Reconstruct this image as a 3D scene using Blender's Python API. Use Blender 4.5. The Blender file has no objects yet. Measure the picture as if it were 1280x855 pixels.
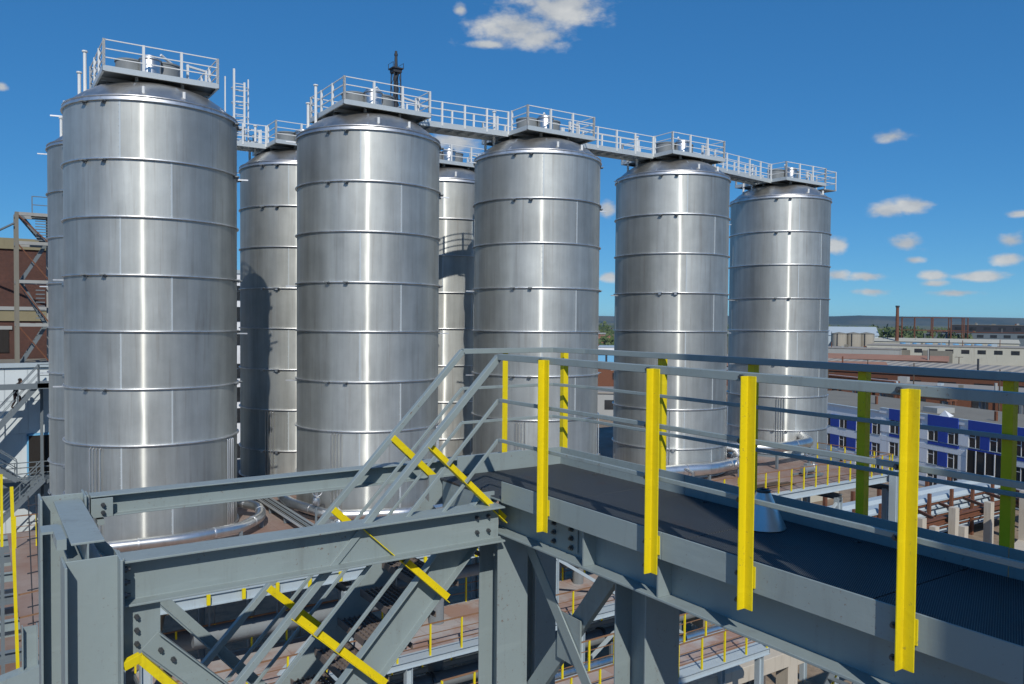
import bpy, bmesh, math, random
from mathutils import Vector, Matrix
random.seed(7)
R = math.radians
PI = math.pi
sc = bpy.context.scene
C = sc.collection
# Every coordinate below is written with the eye of the photographer at (0, 0, 0);
# ZO lifts the finished scene so that the ground lies at z = 0.
ZO = 21.0
GROUND = -21.0

# ---------------------------------------------------------------- camera
YAW, PITCH, ROLL = R(33.7), R(1.6), R(0.5)
cam_d = bpy.data.cameras.new('camera')
cam = bpy.data.objects.new('camera', cam_d); C.objects.link(cam)
cam_d.sensor_width = 36.0
cam_d.lens = 1005.0 / 1280.0 * 36.0
cam_d.clip_start = 0.05; cam_d.clip_end = 40000
_fw = Vector((math.sin(YAW) * math.cos(PITCH), math.cos(YAW) * math.cos(PITCH), -math.sin(PITCH)))
_rt = Vector((math.cos(YAW), -math.sin(YAW), 0)); _up = _rt.cross(_fw)
_rt, _up = _rt * math.cos(ROLL) + _up * math.sin(ROLL), _up * math.cos(ROLL) - _rt * math.sin(ROLL)
M = Matrix((( _rt.x, _up.x, -_fw.x), (_rt.y, _up.y, -_fw.y), (_rt.z, _up.z, -_fw.z))).to_4x4()
M.translation = Vector((0, 0, ZO))
cam.matrix_world = M
sc.camera = cam

# ---------------------------------------------------------------- light
SUN_AZ = R(205.7)      # compass-like angle from +Y towards +X
SUN_EL = R(40)
sun_dir = Vector((math.sin(SUN_AZ) * math.cos(SUN_EL), math.cos(SUN_AZ) * math.cos(SUN_EL), math.sin(SUN_EL)))
sd = bpy.data.lights.new('sun', 'SUN'); sd.energy = 3.6; sd.angle = R(0.5); sd.color = (1.0, 0.95, 0.87)
so = bpy.data.objects.new('sun', sd); C.objects.link(so)
so.rotation_euler = (-sun_dir).to_track_quat('-Z', 'Y').to_euler()
so.location = (0, -20, 60)

w = bpy.data.worlds.new('World'); sc.world = w; w.use_nodes = True
nt = w.node_tree; nt.nodes.clear()
def wn(t, **k):
    n = nt.nodes.new(t)
    for a, b in k.items(): setattr(n, a, b)
    return n
def wmath(op, a, b=None, c=None):
    n = wn('ShaderNodeMath', operation=op)
    for i, v in enumerate((a, b, c)):
        if v is None: continue
        if isinstance(v, (int, float)): n.inputs[i].default_value = v
        else: nt.links.new(v, n.inputs[i])
    return n.outputs[0]
sky = wn('ShaderNodeTexSky', sky_type='NISHITA'); sky.sun_disc = False
sky.sun_elevation = SUN_EL; sky.sun_rotation = SUN_AZ
sky.altitude = 200; sky.air_density = 0.7; sky.dust_density = 0.0; sky.ozone_density = 6.0
bg = wn('ShaderNodeBackground'); bg.inputs[1].default_value = 0.10
# deep clear-day blue of the photograph: one grade over the whole sky
sg = wn('ShaderNodeGamma'); sg.inputs[1].default_value = 0.52; nt.links.new(sky.outputs[0], sg.inputs[0])
sh = wn('ShaderNodeHueSaturation'); sh.inputs['Saturation'].default_value = 1.5; nt.links.new(sg.outputs[0], sh.inputs['Color'])
sv = wn('ShaderNodeVectorMath', operation='MULTIPLY'); sv.inputs[1].default_value = (.98, 1.80, 2.28); nt.links.new(sh.outputs[0], sv.inputs[0])
nt.links.new(sv.outputs[0], bg.inputs[0])
# cumulus: (azimuth, elevation, half width, half height) in degrees; in the picture and all round it
CL = [(34.0, 19.7, 4.0, 1.59), (36.9, 21.1, 3.9, 1.78), (35.3, 19.2, 2.9, 1.03), (31.8, 18.7, 1.6, 0.40), (29.9, 20.8, 0.6, 0.45), (58.7, 11.8, 1.4, 0.51),
      (58.6, 7.2, 1.5, 0.64), (60.0, 7.4, 1.5, 0.69), (59.7, 5.1, 1.4, 0.70), (55.5, 5.1, 0.8, 0.78), (57.5, 3.0, 1.3, 0.36), (61.3, 3.0, 0.9, 0.40), (61.4, 2.5, 0.9, 0.29),
      (63.9, 2.9, 1.7, 0.39), (65.3, 3.9, 1.0, 0.44), (65.4, 5.0, 1.1, 0.55), (65.8, 6.6, 0.9, 0.27), (62.5, 1.9, 1.8, 0.29), (57.8, 2.0, 1.4, 0.30), (55.6, 3.1, 0.9, 0.48),
      (40.4, 7.8, 1.0, 0.76), (29.6, 12.3, 2.6, 0.99), (1.4, 13.4, 0.4, 0.31), (40.6, 3.1, 0.8, 0.45), (60.1, 4.0, 0.7, 0.29),
      (75, 6, 4, 1.4), (84, 3.5, 3, .8), (95, 12, 6, 2), (112, 7, 4, 1.5), (128, 16, 6, 2.2), (140, 5, 4, 1.2), (158, 26, 8, 3), (166, 9, 4, 1.4),
      (-18, 6, 4, 1.3), (-33, 13, 5, 2), (-52, 5, 4, 1.2), (-66, 20, 7, 2.5), (-84, 8, 5, 1.6), (-105, 14, 6, 2), (-125, 5, 4, 1.2), (-142, 22, 7, 2.4), (-160, 8, 4, 1.5), (-172, 30, 7, 3)]
tc = wn('ShaderNodeTexCoord')
sx = wn('ShaderNodeSeparateXYZ'); nt.links.new(tc.outputs['Generated'], sx.inputs[0])
az = wmath('MULTIPLY', wmath('ARCTAN2', sx.outputs[0], sx.outputs[1]), 180 / PI)
el = wmath('MULTIPLY', wmath('ARCSINE', sx.outputs[2]), 180 / PI)
mp = wn('ShaderNodeMapping'); nt.links.new(tc.outputs['Generated'], mp.inputs[0]); mp.inputs['Scale'].default_value = (1, 1, 1.9)
nz = wn('ShaderNodeTexNoise'); nt.links.new(mp.outputs[0], nz.inputs['Vector'])
nz.inputs['Scale'].default_value = 24; nz.inputs['Detail'].default_value = 7; nz.inputs['Roughness'].default_value = .52
nz2 = wn('ShaderNodeTexNoise'); nt.links.new(mp.outputs[0], nz2.inputs['Vector'])
nz2.inputs['Scale'].default_value = 75; nz2.inputs['Detail'].default_value = 6; nz2.inputs['Roughness'].default_value = .6
acc = None; acy = None
for (a, e, hw, hh) in CL:
    dx = wmath('MULTIPLY_ADD', az, 1 / hw, -a / hw)
    dy = wmath('MULTIPLY_ADD', el, 1 / hh, -e / hh)
    cb = wn('ShaderNodeCombineXYZ'); nt.links.new(dx, cb.inputs[0]); nt.links.new(dy, cb.inputs[1])
    ln = wn('ShaderNodeVectorMath', operation='LENGTH'); nt.links.new(cb.outputs[0], ln.inputs[0])
    acc = ln.outputs['Value'] if acc is None else wmath('MINIMUM', acc, ln.outputs['Value'])
nn = wmath('MULTIPLY_ADD', nz.outputs[0], 2.0, -1.0)
nn = wmath('ADD', nn, wmath('MULTIPLY_ADD', nz2.outputs[0], .7, -.35))
den = wmath('ADD', wmath('SUBTRACT', 1.06, acc), nn)
mr = wn('ShaderNodeMapRange', interpolation_type='SMOOTHSTEP'); nt.links.new(den, mr.inputs[0])
mr.inputs[1].default_value = 0.0; mr.inputs[2].default_value = 0.85; mr.inputs[3].default_value = 0; mr.inputs[4].default_value = .93
cmask = mr.outputs[0]
ccol = wn('ShaderNodeMixRGB'); nt.links.new(wmath('MULTIPLY_ADD', nz.outputs[0], 2.4, -.75), ccol.inputs[0])
ccol.inputs[1].default_value = (.36, .40, .45, 1); ccol.inputs[2].default_value = (.66, .67, .66, 1)
bg2 = wn('ShaderNodeBackground'); nt.links.new(ccol.outputs[0], bg2.inputs[0]); bg2.inputs[1].default_value = 1.0
mx = wn('ShaderNodeMixShader'); nt.links.new(cmask, mx.inputs[0]); nt.links.new(bg.outputs[0], mx.inputs[1]); nt.links.new(bg2.outputs[0], mx.inputs[2])
wo = wn('ShaderNodeOutputWorld'); nt.links.new(mx.outputs[0], wo.inputs[0])

sc.view_settings.view_transform = 'Standard'; sc.view_settings.look = 'None'
sc.view_settings.exposure = 0.0; sc.view_settings.gamma = 1.0
sc.cycles.max_bounces = 7; sc.cycles.diffuse_bounces = 3; sc.cycles.glossy_bounces = 4
sc.cycles.volume_bounces = 1
sc.cycles.sample_clamp_indirect = 6

# ---------------------------------------------------------------- materials
MATS = {}
class NT:
    def __init__(s, name):
        s.m = bpy.data.materials.new(name); s.m.use_nodes = True; s.t = s.m.node_tree
        s.p = s.t.nodes['Principled BSDF']; s.out = s.t.nodes['Material Output']
        s._co = None
    def n(s, t, **k):
        x = s.t.nodes.new(t)
        for a, b in k.items(): setattr(x, a, b)
        return x
    def l(s, a, b): s.t.links.new(a, b)
    def co(s, rnd=True):
        if s._co is None:
            g = s.n('ShaderNodeNewGeometry')
            s._co = g.outputs['Position']
        return s._co
    def math(s, op, a, b=None, c=None):
        n = s.n('ShaderNodeMath', operation=op)
        for i, v in enumerate((a, b, c)):
            if v is None: continue
            if isinstance(v, (int, float)): n.inputs[i].default_value = v
            else: s.l(v, n.inputs[i])
        return n.outputs[0]
    def noise(s, scale, detail=4, rough=.55, stretch=(1, 1, 1), vec=None):
        mp = s.n('ShaderNodeMapping'); s.l(vec or s.co(), mp.inputs[0]); mp.inputs['Scale'].default_value = stretch
        n = s.n('ShaderNodeTexNoise'); s.l(mp.outputs[0], n.inputs['Vector'])
        n.inputs['Scale'].default_value = scale; n.inputs['Detail'].default_value = detail; n.inputs['Roughness'].default_value = rough
        return n.outputs[0]
    def ramp(s, fac, stops):
        r = s.n('ShaderNodeValToRGB'); s.l(fac, r.inputs[0]); e = r.color_ramp.elements
        while len(e) > len(stops): e.remove(e[-1])
        while len(e) < len(stops): e.new(1)
        for el_, (p, c) in zip(e, stops):
            el_.position = p; el_.color = (c[0], c[1], c[2], 1) if not isinstance(c, (int, float)) else (c, c, c, 1)
        return r.outputs[0]
    def mix(s, fac, a, b, mode='MIX'):
        n = s.n('ShaderNodeMixRGB', blend_type=mode)
        for i, v in ((0, fac), (1, a), (2, b)):
            if isinstance(v, (int, float)): n.inputs[i].default_value = v
            elif isinstance(v, tuple): n.inputs[i].default_value = (*v[:3], 1)
            else: s.l(v, n.inputs[i])
        return n.outputs[0]
    def bump(s, h, dist, strength=1.0):
        b = s.n('ShaderNodeBump'); s.l(h, b.inputs['Height']); b.inputs['Distance'].default_value = dist; b.inputs['Strength'].default_value = strength
        return b.outputs[0]
    def rnd(s): return s.n('ShaderNodeObjectInfo').outputs['Random']

def paint(name, col, rough=.45, var=.12, dirt=(.10, .08, .06), dirt_amt=.25, metal=0.0, scale=3.0, spec=.4, bump=.0015, chips=None):
    k = NT(name)
    n1 = k.noise(scale, 6, .6); n2 = k.noise(scale * 9, 3, .5)
    dark = tuple(c * (1 - var) for c in col); lite = tuple(min(1, c * (1 + var)) for c in col)
    base = k.mix(n1, dark, lite)
    st = k.noise(scale * .8, 8, .65, (6, 6, .6))
    base = k.mix(k.math('MULTIPLY', k.ramp(st, [(.55, 0), (.75, 1)]), dirt_amt), base, dirt)
    if chips:
        cn_ = k.noise(scale * chips[1], 5, .7); mk = k.noise(scale * 1.3, 3, .5)
        f = k.math('MULTIPLY', k.ramp(cn_, [(.62, 0), (.66, 1)]), k.ramp(mk, [(.42, 0), (.62, 1)]))
        base = k.mix(k.math('MULTIPLY', f, chips[2]), base, chips[0])
        sc_ = k.noise(scale * .5, 7, .7, (1, 1, 9)); base = k.mix(k.math('MULTIPLY', k.ramp(sc_, [(.56, 0), (.72, 1)]), .22), base, tuple(min(1, c * 1.45 + .02) for c in col))
    k.l(base, k.p.inputs['Base Color'])
    k.l(k.math('MULTIPLY_ADD', n2, .22, rough - .11), k.p.inputs['Roughness'])
    k.p.inputs['Metallic'].default_value = metal; k.p.inputs['Specular IOR Level'].default_value = spec
    if bump: k.l(k.bump(n2, bump), k.p.inputs['Normal'])
    MATS[name] = k.m; return k

# stainless sheet: rolled in, so it smears reflections up and down the wall of the tank
def steel(name, col, r_aniso, aniso, wide, wave=.010, wmix=.55):
    k = NT(name)
    rn = k.rnd()
    off = k.n('ShaderNodeCombineXYZ'); k.l(k.math('MULTIPLY', rn, 60.0), off.inputs[2]); k.l(k.math('MULTIPLY', rn, 23.0), off.inputs[0])
    add = k.n('ShaderNodeVectorMath', operation='ADD'); k.l(k.co(), add.inputs[0]); k.l(off.outputs[0], add.inputs[1])
    v = add.outputs[0]
    streak = k.noise(2.6, 6, .6, (1, 1, .06), v)
    cloud = k.noise(.8, 5, .6, (1, 1, 1), v)
    fine = k.noise(40, 3, .5, (.6, .6, 4.0), v)
    f = k.math('ADD', k.math('MULTIPLY', streak, .55), k.math('MULTIPLY', cloud, .45))
    tone = k.math('MULTIPLY_ADD', rn, .24, .86)
    b = k.mix(k.ramp(f, [(.33, 0), (.67, 1)]), tuple(c * .74 for c in col), tuple(min(1, c * 1.10) for c in col))
    drip = k.noise(7.0, 5, .65, (1, 1, .035), v)
    b = k.mix(k.math('MULTIPLY', k.ramp(drip, [(.56, 0), (.70, 1)]), .34), b, (.30, .26, .22))
    bb = k.n('ShaderNodeVectorMath', operation='SCALE'); k.l(b, bb.inputs[0]); k.l(tone, bb.inputs['Scale'])
    wv = k.noise(.55, 2, .4, (1, 1, .8), v); wv2 = k.noise(1.7, 2, .5, (1, 1, .25), v)
    h = k.math('ADD', k.math('MULTIPLY', wv, 1.0), k.math('MULTIPLY', wv2, .22))
    bm = k.n('ShaderNodeBump'); k.l(h, bm.inputs['Height']); bm.inputs['Distance'].default_value = wave
    tv = k.n('ShaderNodeCombineXYZ'); tv.inputs[2].default_value = 1.0
    k.l(bb.outputs[0], k.p.inputs['Base Color']); k.p.inputs['Metallic'].default_value = 1
    k.l(k.math('ADD', k.math('MULTIPLY_ADD', fine, .06, r_aniso - .03), k.math('MULTIPLY', cloud, .05)), k.p.inputs['Roughness'])
    k.p.inputs['Anisotropic'].default_value = aniso
    k.l(tv.outputs[0], k.p.inputs['Tangent']); k.l(bm.outputs[0], k.p.inputs['Normal'])
    thin = k.p.outputs[0]
    if aniso >= 1.0:      # rolled sheet: a narrow lobe round the tank, a very long one up and down
        g = k.n('ShaderNodeBsdfAnisotropic'); k.l(bb.outputs[0], g.inputs['Color']); g.inputs['Anisotropy'].default_value = -.80
        k.l(k.math('ADD', k.math('MULTIPLY_ADD', fine, .05, r_aniso - .025), k.math('MULTIPLY', cloud, .10)), g.inputs['Roughness'])
        k.l(tv.outputs[0], g.inputs['Tangent']); k.l(bm.outputs[0], g.inputs['Normal']); thin = g.outputs[0]
    p2 = k.n('ShaderNodeBsdfPrincipled'); k.l(bb.outputs[0], p2.inputs['Base Color']); p2.inputs['Metallic'].default_value = 1
    p2.inputs['Roughness'].default_value = wide; k.l(bm.outputs[0], p2.inputs['Normal'])
    ms = k.n('ShaderNodeMixShader'); ms.inputs[0].default_value = wmix
    k.l(thin, ms.inputs[1]); k.l(p2.outputs[0], ms.inputs[2]); k.l(ms.outputs[0], k.out.inputs[0])
    MATS[name] = k.m
steel('shell_steel', (.565, .585, .565), .31, 1.0, .62, .015, .86)
steel('roof_steel', (.68, .65, .60), .32, .2, .45, .010)
steel('pipe_steel', (.78, .78, .77), .30, .1, .42, .003)
steel('hoop_steel', (.72, .73, .74), .38, .1, .5, .002)
paint('galv', (.50, .55, .57), .42, .10, (.25, .22, .18), .2, .25)
paint('white_steel', (.66, .68, .68), .45, .06, (.3, .26, .2), .25)
paint('under_plate', (.20, .22, .23), .55, .12)
paint('grey_paint', (.250, .305, .312), .42, .10, (.12, .115, .10), .30, 0, 1.6, .45, .0015, ((.14, .07, .04), 26, .75))
paint('grey_dark', (.15, .18, .20), .45, .10, (.08, .07, .06), .3)
paint('light_grey', (.40, .47, .51), .45, .08, (.2, .16, .12), .25)
paint('yellow', (.72, .58, .008), .48, .09, (.30, .20, .02), .40, 0, 4, .35, .0015, ((.16, .13, .08), 14, .8))
paint('rust', (.16, .065, .035), .8, .3, (.06, .03, .02), .5)
paint('rail_rust', (.24, .13, .07), .7, .2)
paint('bolt', (.12, .13, .14), .4, .1, metal=.7)
paint('black_lug', (.03, .028, .026), .6, .2)
paint('tread', (.17, .14, .125), .75, .3, (.07, .05, .04), .5, .2, 8)
paint('concrete', (.50, .45, .37), .85, .12, (.2, .16, .12), .4, 0, 1.2)
paint('white_wall', (.78, .80, .82), .7, .05, (.35, .33, .3), .35, 0, .5)
paint('panel_wall', (.60, .66, .68), .5, .06, (.3, .3, .28), .3, 0, .8)
paint('blue_wall', (.022, .060, .36), .5, .08, (.03, .03, .15), .2, 0, .6)
paint('tar_roof', (.20, .19, .16), .9, .2, (.10, .09, .08), .5, 0, .25)
paint('grey_roof', (.30, .28, .25), .85, .15, (.16, .12, .1), .5, 0, .1)
paint('cream_wall', (.46, .45, .38), .8, .14, (.25, .2, .15), .5, 0, .2)
paint('grey_wall', (.33, .34, .33), .8, .1, (.2, .18, .15), .4, 0, .2)
paint('orange_roof', (.30, .165, .115), .85, .2, (.2, .1, .07), .4, 0, .15)
paint('red_sheet', (.55, .02, .04), .5, .1)
paint('sky_blue', (.16, .42, .66), .5, .1)
paint('silo_concrete', (.36, .33, .27), .9, .1, (.2, .17, .13), .5, 0, .12)
paint('mast_dark', (.035, .04, .05), .6, .2)
paint('window_frame', (.75, .76, .76), .5, .04)
paint('door_dark', (.02, .017, .015), .8, .2)
paint('cloth', (.035, .022, .020), .9, .2); paint('skin', (.42, .26, .19), .6, .05); paint('hair', (.02, .015, .012), .8, .1)
paint('hard_hat', (.55, .50, .42), .4, .05)
paint('bark', (.09, .065, .045), .9, .2)
paint('dull_band', (.24, .21, .13), .85, .2, (.1, .08, .05), .5, 0, .8)
# glass
k = NT('glass'); k.l(k.mix(k.noise(.5, 2), (.012, .014, .017), (.045, .05, .055)), k.p.inputs['Base Color']); k.p.inputs['Roughness'].default_value = .08
k.p.inputs['Specular IOR Level'].default_value = .6; MATS['glass'] = k.m
# brick
k = NT('brick_wall')
br = k.n('ShaderNodeTexBrick'); mp = k.n('ShaderNodeMapping'); k.l(k.co(), mp.inputs[0]); mp.inputs['Rotation'].default_value = (PI / 2, 0, 0)
k.l(mp.outputs[0], br.inputs[0]); br.inputs['Scale'].default_value = 4.0
br.inputs['Color1'].default_value = (.13, .045, .030, 1); br.inputs['Color2'].default_value = (.085, .030, .022, 1); br.inputs['Mortar'].default_value = (.16, .12, .1, 1)
br.inputs['Mortar Size'].default_value = .02
k.l(k.mix(k.ramp(k.noise(.35, 6, .6), [(.3, .55), (.7, 1.0)]), (.05, .03, .025), br.outputs[0]), k.p.inputs['Base Color'])
k.p.inputs['Roughness'].default_value = .9; k.l(k.bump(br.outputs['Fac'], -.01), k.p.inputs['Normal']); MATS['brick_wall'] = k.m
# expanded metal floor of the walkway
k = NT('expanded_metal')
mp = k.n('ShaderNodeMapping'); k.l(k.co(), mp.inputs[0]); mp.inputs['Scale'].default_value = (1, 1, 1)
def tri(k, src, f):
    return k.math('ABSOLUTE', k.math('SINE', k.math('MULTIPLY', src, f)))
sp = k.n('ShaderNodeSeparateXYZ'); k.l(mp.outputs[0], sp.inputs[0])
a = k.math('ADD', k.math('MULTIPLY', sp.outputs[0], 1.0), k.math('MULTIPLY', sp.outputs[1], 2.2))
b = k.math('SUBTRACT', k.math('MULTIPLY', sp.outputs[0], 1.0), k.math('MULTIPLY', sp.outputs[1], 2.2))
cell = k.math('MULTIPLY', tri(k, a, 125.0), tri(k, b, 125.0))
hole = k.ramp(cell, [(.18, 0), (.34, 1)])
dirt = k.noise(2.2, 7, .62); rst = k.ramp(k.noise(3.3, 6, .6), [(.60, 0), (.72, 1)])
strand = k.mix(rst, k.mix(dirt, (.062, .073, .082), (.115, .130, .142)), (.13, .065, .035))
k.l(k.mix(hole, strand, (.026, .030, .035)), k.p.inputs['Base Color'])
k.l(k.math('MULTIPLY_ADD', hole, .3, .45), k.p.inputs['Roughness']); k.p.inputs['Metallic'].default_value = .25
k.l(k.bump(k.math('SUBTRACT', 1.0, hole), .0012), k.p.inputs['Normal']); MATS['expanded_metal'] = k.m
# red-brown decking round the tanks
k = NT('deck_red')
f = k.noise(.45, 7, .62); g = k.noise(6, 4, .6); rn = k.rnd()
c1 = k.mix(k.ramp(f, [(.38, 0), (.62, 1)]), (.22, .135, .100), (.31, .275, .25))
c1 = k.mix(k.math('MULTIPLY', g, .5), c1, (.16, .10, .08)); c1 = k.mix(k.math('MULTIPLY', rn, .4), c1, (.30, .19, .15))
k.l(c1, k.p.inputs['Base Color']); k.p.inputs['Roughness'].default_value = .8; k.l(k.bump(g, .004), k.p.inputs['Normal']); MATS['deck_red'] = k.m
k = NT('deck_pink')
f = k.noise(.55, 7, .62); g = k.noise(6, 4, .6); rn = k.rnd()
c1 = k.mix(k.ramp(f, [(.44, 0), (.56, 1)]), (.34, .20, .15), (.42, .41, .41)); c1 = k.mix(k.math('MULTIPLY', g, .4), c1, (.25, .17, .14)); c1 = k.mix(k.math('MULTIPLY', rn, .45), c1, (.40, .38, .37))
k.l(c1, k.p.inputs['Base Color']); k.p.inputs['Roughness'].default_value = .8; k.l(k.bump(g, .004), k.p.inputs['Normal']); MATS['deck_pink'] = k.m
# yard dirt / fields
k = NT('yard')
f = k.noise(.05, 8, .62); g = k.noise(.9, 8, .65); far = k.noise(.0012, 6, .6)
near = k.mix(k.ramp(f, [(.35, 0), (.65, 1)]), (.20, .145, .095), (.33, .26, .19)); near = k.mix(k.ramp(g, [(.45, 0), (.7, .7)]), near, (.10, .075, .055))
field = k.mix(k.ramp(far, [(.42, 0), (.58, 1)]), (.045, .070, .030), (.16, .145, .080))
dd = k.n('ShaderNodeVectorMath', operation='LENGTH'); k.l(k.co(), dd.inputs[0])
mrn = k.n('ShaderNodeMapRange'); k.l(dd.outputs['Value'], mrn.inputs[0]); mrn.inputs[1].default_value = 300; mrn.inputs[2].default_value = 900
k.l(k.mix(mrn.outputs[0], near, field), k.p.inputs['Base Color']); k.p.inputs['Roughness'].default_value = .95
k.l(k.bump(g, .12), k.p.inputs['Normal']); MATS['yard'] = k.m
k = NT('hill'); k.l(k.mix(k.ramp(k.noise(.0011, 7, .6), [(.45, 0), (.6, 1)]), (.018, .034, .030), (.085, .085, .060)), k.p.inputs['Base Color']); k.p.inputs['Roughness'].default_value = 1; MATS['hill'] = k.m
k = NT('leaves'); k.l(k.mix(k.noise(.08, 4), (.030, .060, .016), (.095, .125, .035)), k.p.inputs['Base Color']); k.p.inputs['Roughness'].default_value = .7; MATS['leaves'] = k.m
k = NT('corrugated'); sp = k.n('ShaderNodeSeparateXYZ'); k.l(k.co(), sp.inputs[0])
wv = k.math('SINE', k.math('MULTIPLY', sp.outputs[1], 2.2)); f = k.noise(.12, 6, .6)
k.l(k.mix(f, (.24, .22, .19), (.40, .37, .32)), k.p.inputs['Base Color']); k.p.inputs['Roughness'].default_value = .85; k.l(k.bump(wv, .15), k.p.inputs['Normal']); MATS['corrugated'] = k.m

# ---------------------------------------------------------------- mesh helpers
class MB:
    def __init__(s): s.v = []; s.f = []
    def add(s, vs, fs):
        o = len(s.v); s.v += [tuple(p) for p in vs]; s.f += [tuple(i + o for i in q) for q in fs]; return s
    def box(s, x0, x1, y0, y1, z0, z1):
        return s.add([(x0, y0, z0), (x1, y0, z0), (x1, y1, z0), (x0, y1, z0), (x0, y0, z1), (x1, y0, z1), (x1, y1, z1), (x0, y1, z1)],
                     [(0, 3, 2, 1), (4, 5, 6, 7), (0, 1, 5, 4), (1, 2, 6, 5), (2, 3, 7, 6), (3, 0, 4, 7)])
    def prof(s, p0, p1, pr, up=(0, 0, 1)):
        """extrude a closed 2-D profile (side, up) from p0 to p1"""
        p0 = Vector(p0); p1 = Vector(p1); d = (p1 - p0).normalized(); u = Vector(up)
        sd_ = d.cross(u)
        if sd_.length < 1e-4: sd_ = d.cross(Vector((1, 0, 0)))
        sd_.normalize(); u = sd_.cross(d)
        n = len(pr); vs = [p0 + sd_ * a + u * b for a, b in pr] + [p1 + sd_ * a + u * b for a, b in pr]
        fs = [(i, (i + 1) % n, n + (i + 1) % n, n + i) for i in range(n)]
        fs += [tuple(reversed(range(n))), tuple(range(n, 2 * n))]
        return s.add(vs, fs)
    def bar(s, p0, p1, w_, h, up=(0, 0, 1)):
        return s.prof(p0, p1, [(-w_ / 2, -h / 2), (w_ / 2, -h / 2), (w_ / 2, h / 2), (-w_ / 2, h / 2)], up)
    def ibeam(s, p0, p1, w_, h, tw, tf, up=(0, 0, 1)):
        a, b = w_ / 2, h / 2; t = tw / 2
        return s.prof(p0, p1, [(-a, -b), (a, -b), (a, -b + tf), (t, -b + tf), (t, b - tf), (a, b - tf), (a, b), (-a, b), (-a, b - tf), (-t, b - tf), (-t, -b + tf), (-a, -b + tf)], up)
    def chan(s, p0, p1, w_, h, t, up=(0, 0, 1), flip=1):
        b = h / 2; pr = [(0, -b), (w_, -b), (w_, -b + t), (t, -b + t), (t, b - t), (w_, b - t), (w_, b), (0, b)]
        pr = [(a * flip, c) for a, c in pr]
        if flip < 0: pr.reverse()
        return s.prof(p0, p1, pr, up)
    def angle(s, p0, p1, a, b, t, up=(0, 0, 1)):
        return s.prof(p0, p1, [(0, 0), (a, 0), (a, t), (t, t), (t, b), (0, b)], up)
    def tube(s, pts, r, n=10, caps=True):
        pts = [Vector(p) for p in pts]; m = len(pts); rings = []
        d0 = (pts[1] - pts[0]).normalized(); u = Vector((0, 0, 1)) if abs(d0.z) < .9 else Vector((1, 0, 0))
        for i, p in enumerate(pts):
            if i == 0: d = pts[1] - p
            elif i == m - 1: d = p - pts[i - 1]
            else: d = (p - pts[i - 1]).normalized() + (pts[i + 1] - p).normalized()
            d.normalize(); a = d.cross(u).normalized(); b = a.cross(d).normalized(); u = b
            kk = 1.0
            if 0 < i < m - 1: kk = 1 / max(.5, d.dot((p - pts[i - 1]).normalized()))
            rr = r[i] if isinstance(r, (list, tuple)) else r
            rings.append([p + (a * math.cos(t) + b * math.sin(t)) * rr * (kk if i and i < m - 1 else 1) for t in [2 * PI * j / n for j in range(n)]])
        vs = [q for g in rings for q in g]; fs = []
        for i in range(m - 1):
            for j in range(n): fs.append((i * n + j, i * n + (j + 1) % n, (i + 1) * n + (j + 1) % n, (i + 1) * n + j))
        if caps: fs += [tuple(reversed(range(n))), tuple(range((m - 1) * n, m * n))]
        return s.add(vs, fs)
    def lathe(s, c, pr, n=48, closed=False):
        vs = []; fs = []; m = len(pr)
        for r, z in pr:
            for j in range(n):
                t = 2 * PI * j / n; vs.append((c[0] + r * math.sin(t), c[1] + r * math.cos(t), c[2] + z))
        for i in range(m if closed else m - 1):
            i2 = (i + 1) % m
            for j in range(n): fs.append((i * n + j, i2 * n + j, i2 * n + (j + 1) % n, i * n + (j + 1) % n))
        return s.add(vs, fs)
    def mesh(s, name, mat, off=(0, 0, 0), smooth=False, ang=35):
        me = bpy.data.meshes.new(name)
        ox, oy, oz = off
        me.from_pydata([(x - ox, y - oy, z - oz) for x, y, z in s.v], [], s.f)
        bm = bmesh.new(); bm.from_mesh(me); bmesh.ops.recalc_face_normals(bm, faces=bm.faces); bm.to_mesh(me); bm.free()
        me.materials.append(MATS[mat])
        if smooth:
            me.polygons.foreach_set('use_smooth', [True] * len(me.polygons)); me.set_sharp_from_angle(angle=R(ang))
        me.update(); return me
TOPS = []; WL = {}
def tag(o, label, cat, group=None, kind=None):
    if label: o['label'] = label
    if cat: o['category'] = cat
    if group: o['group'] = group
    if kind: o['kind'] = kind
    return o
def thing(name, base, label, cat, group=None):
    o = bpy.data.objects.new(name, None); C.objects.link(o); o.location = base; o.empty_display_size = .3
    WL[o.name] = Vector(base); TOPS.append(o); return tag(o, label, cat, group)
def bevel(o, w_, seg=2):
    m = o.modifiers.new('bevel', 'BEVEL'); m.width = w_; m.segments = seg; m.limit_method = 'ANGLE'; m.angle_limit = R(40); m.harden_normals = False
def part(name, mb, mat, parent, smooth=False, bev=0, label=None):
    b = WL[parent.name]; me = mb.mesh(name, mat, b, smooth)
    o = bpy.data.objects.new(name, me); C.objects.link(o); o.parent = parent; WL[o.name] = b
    if bev: bevel(o, bev)
    if label: o['label'] = label
    return o
def inst(name, me, parent, loc, rotz=0, rot=None):
    """another piece that shares mesh data; loc in the same absolute coordinates"""
    o = bpy.data.objects.new(name, me); C.objects.link(o); o.parent = parent; o.location = Vector(loc) - WL[parent.name]
    o.rotation_euler = rot if rot else (0, 0, rotz); WL[o.name] = Vector(loc); return o
def mono(name, mb, mat, base, label, cat, group=None, kind=None, smooth=False, bev=0):
    me = mb.mesh(name, mat, base, smooth); o = bpy.data.objects.new(name, me); C.objects.link(o); o.location = base
    WL[o.name] = Vector(base); TOPS.append(o); tag(o, label, cat, group, kind)
    if bev: bevel(o, bev)
    return o
def lerp(a, b, t): return tuple(a[i] + (b[i] - a[i]) * t for i in range(3))
_pc = {}
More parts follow.
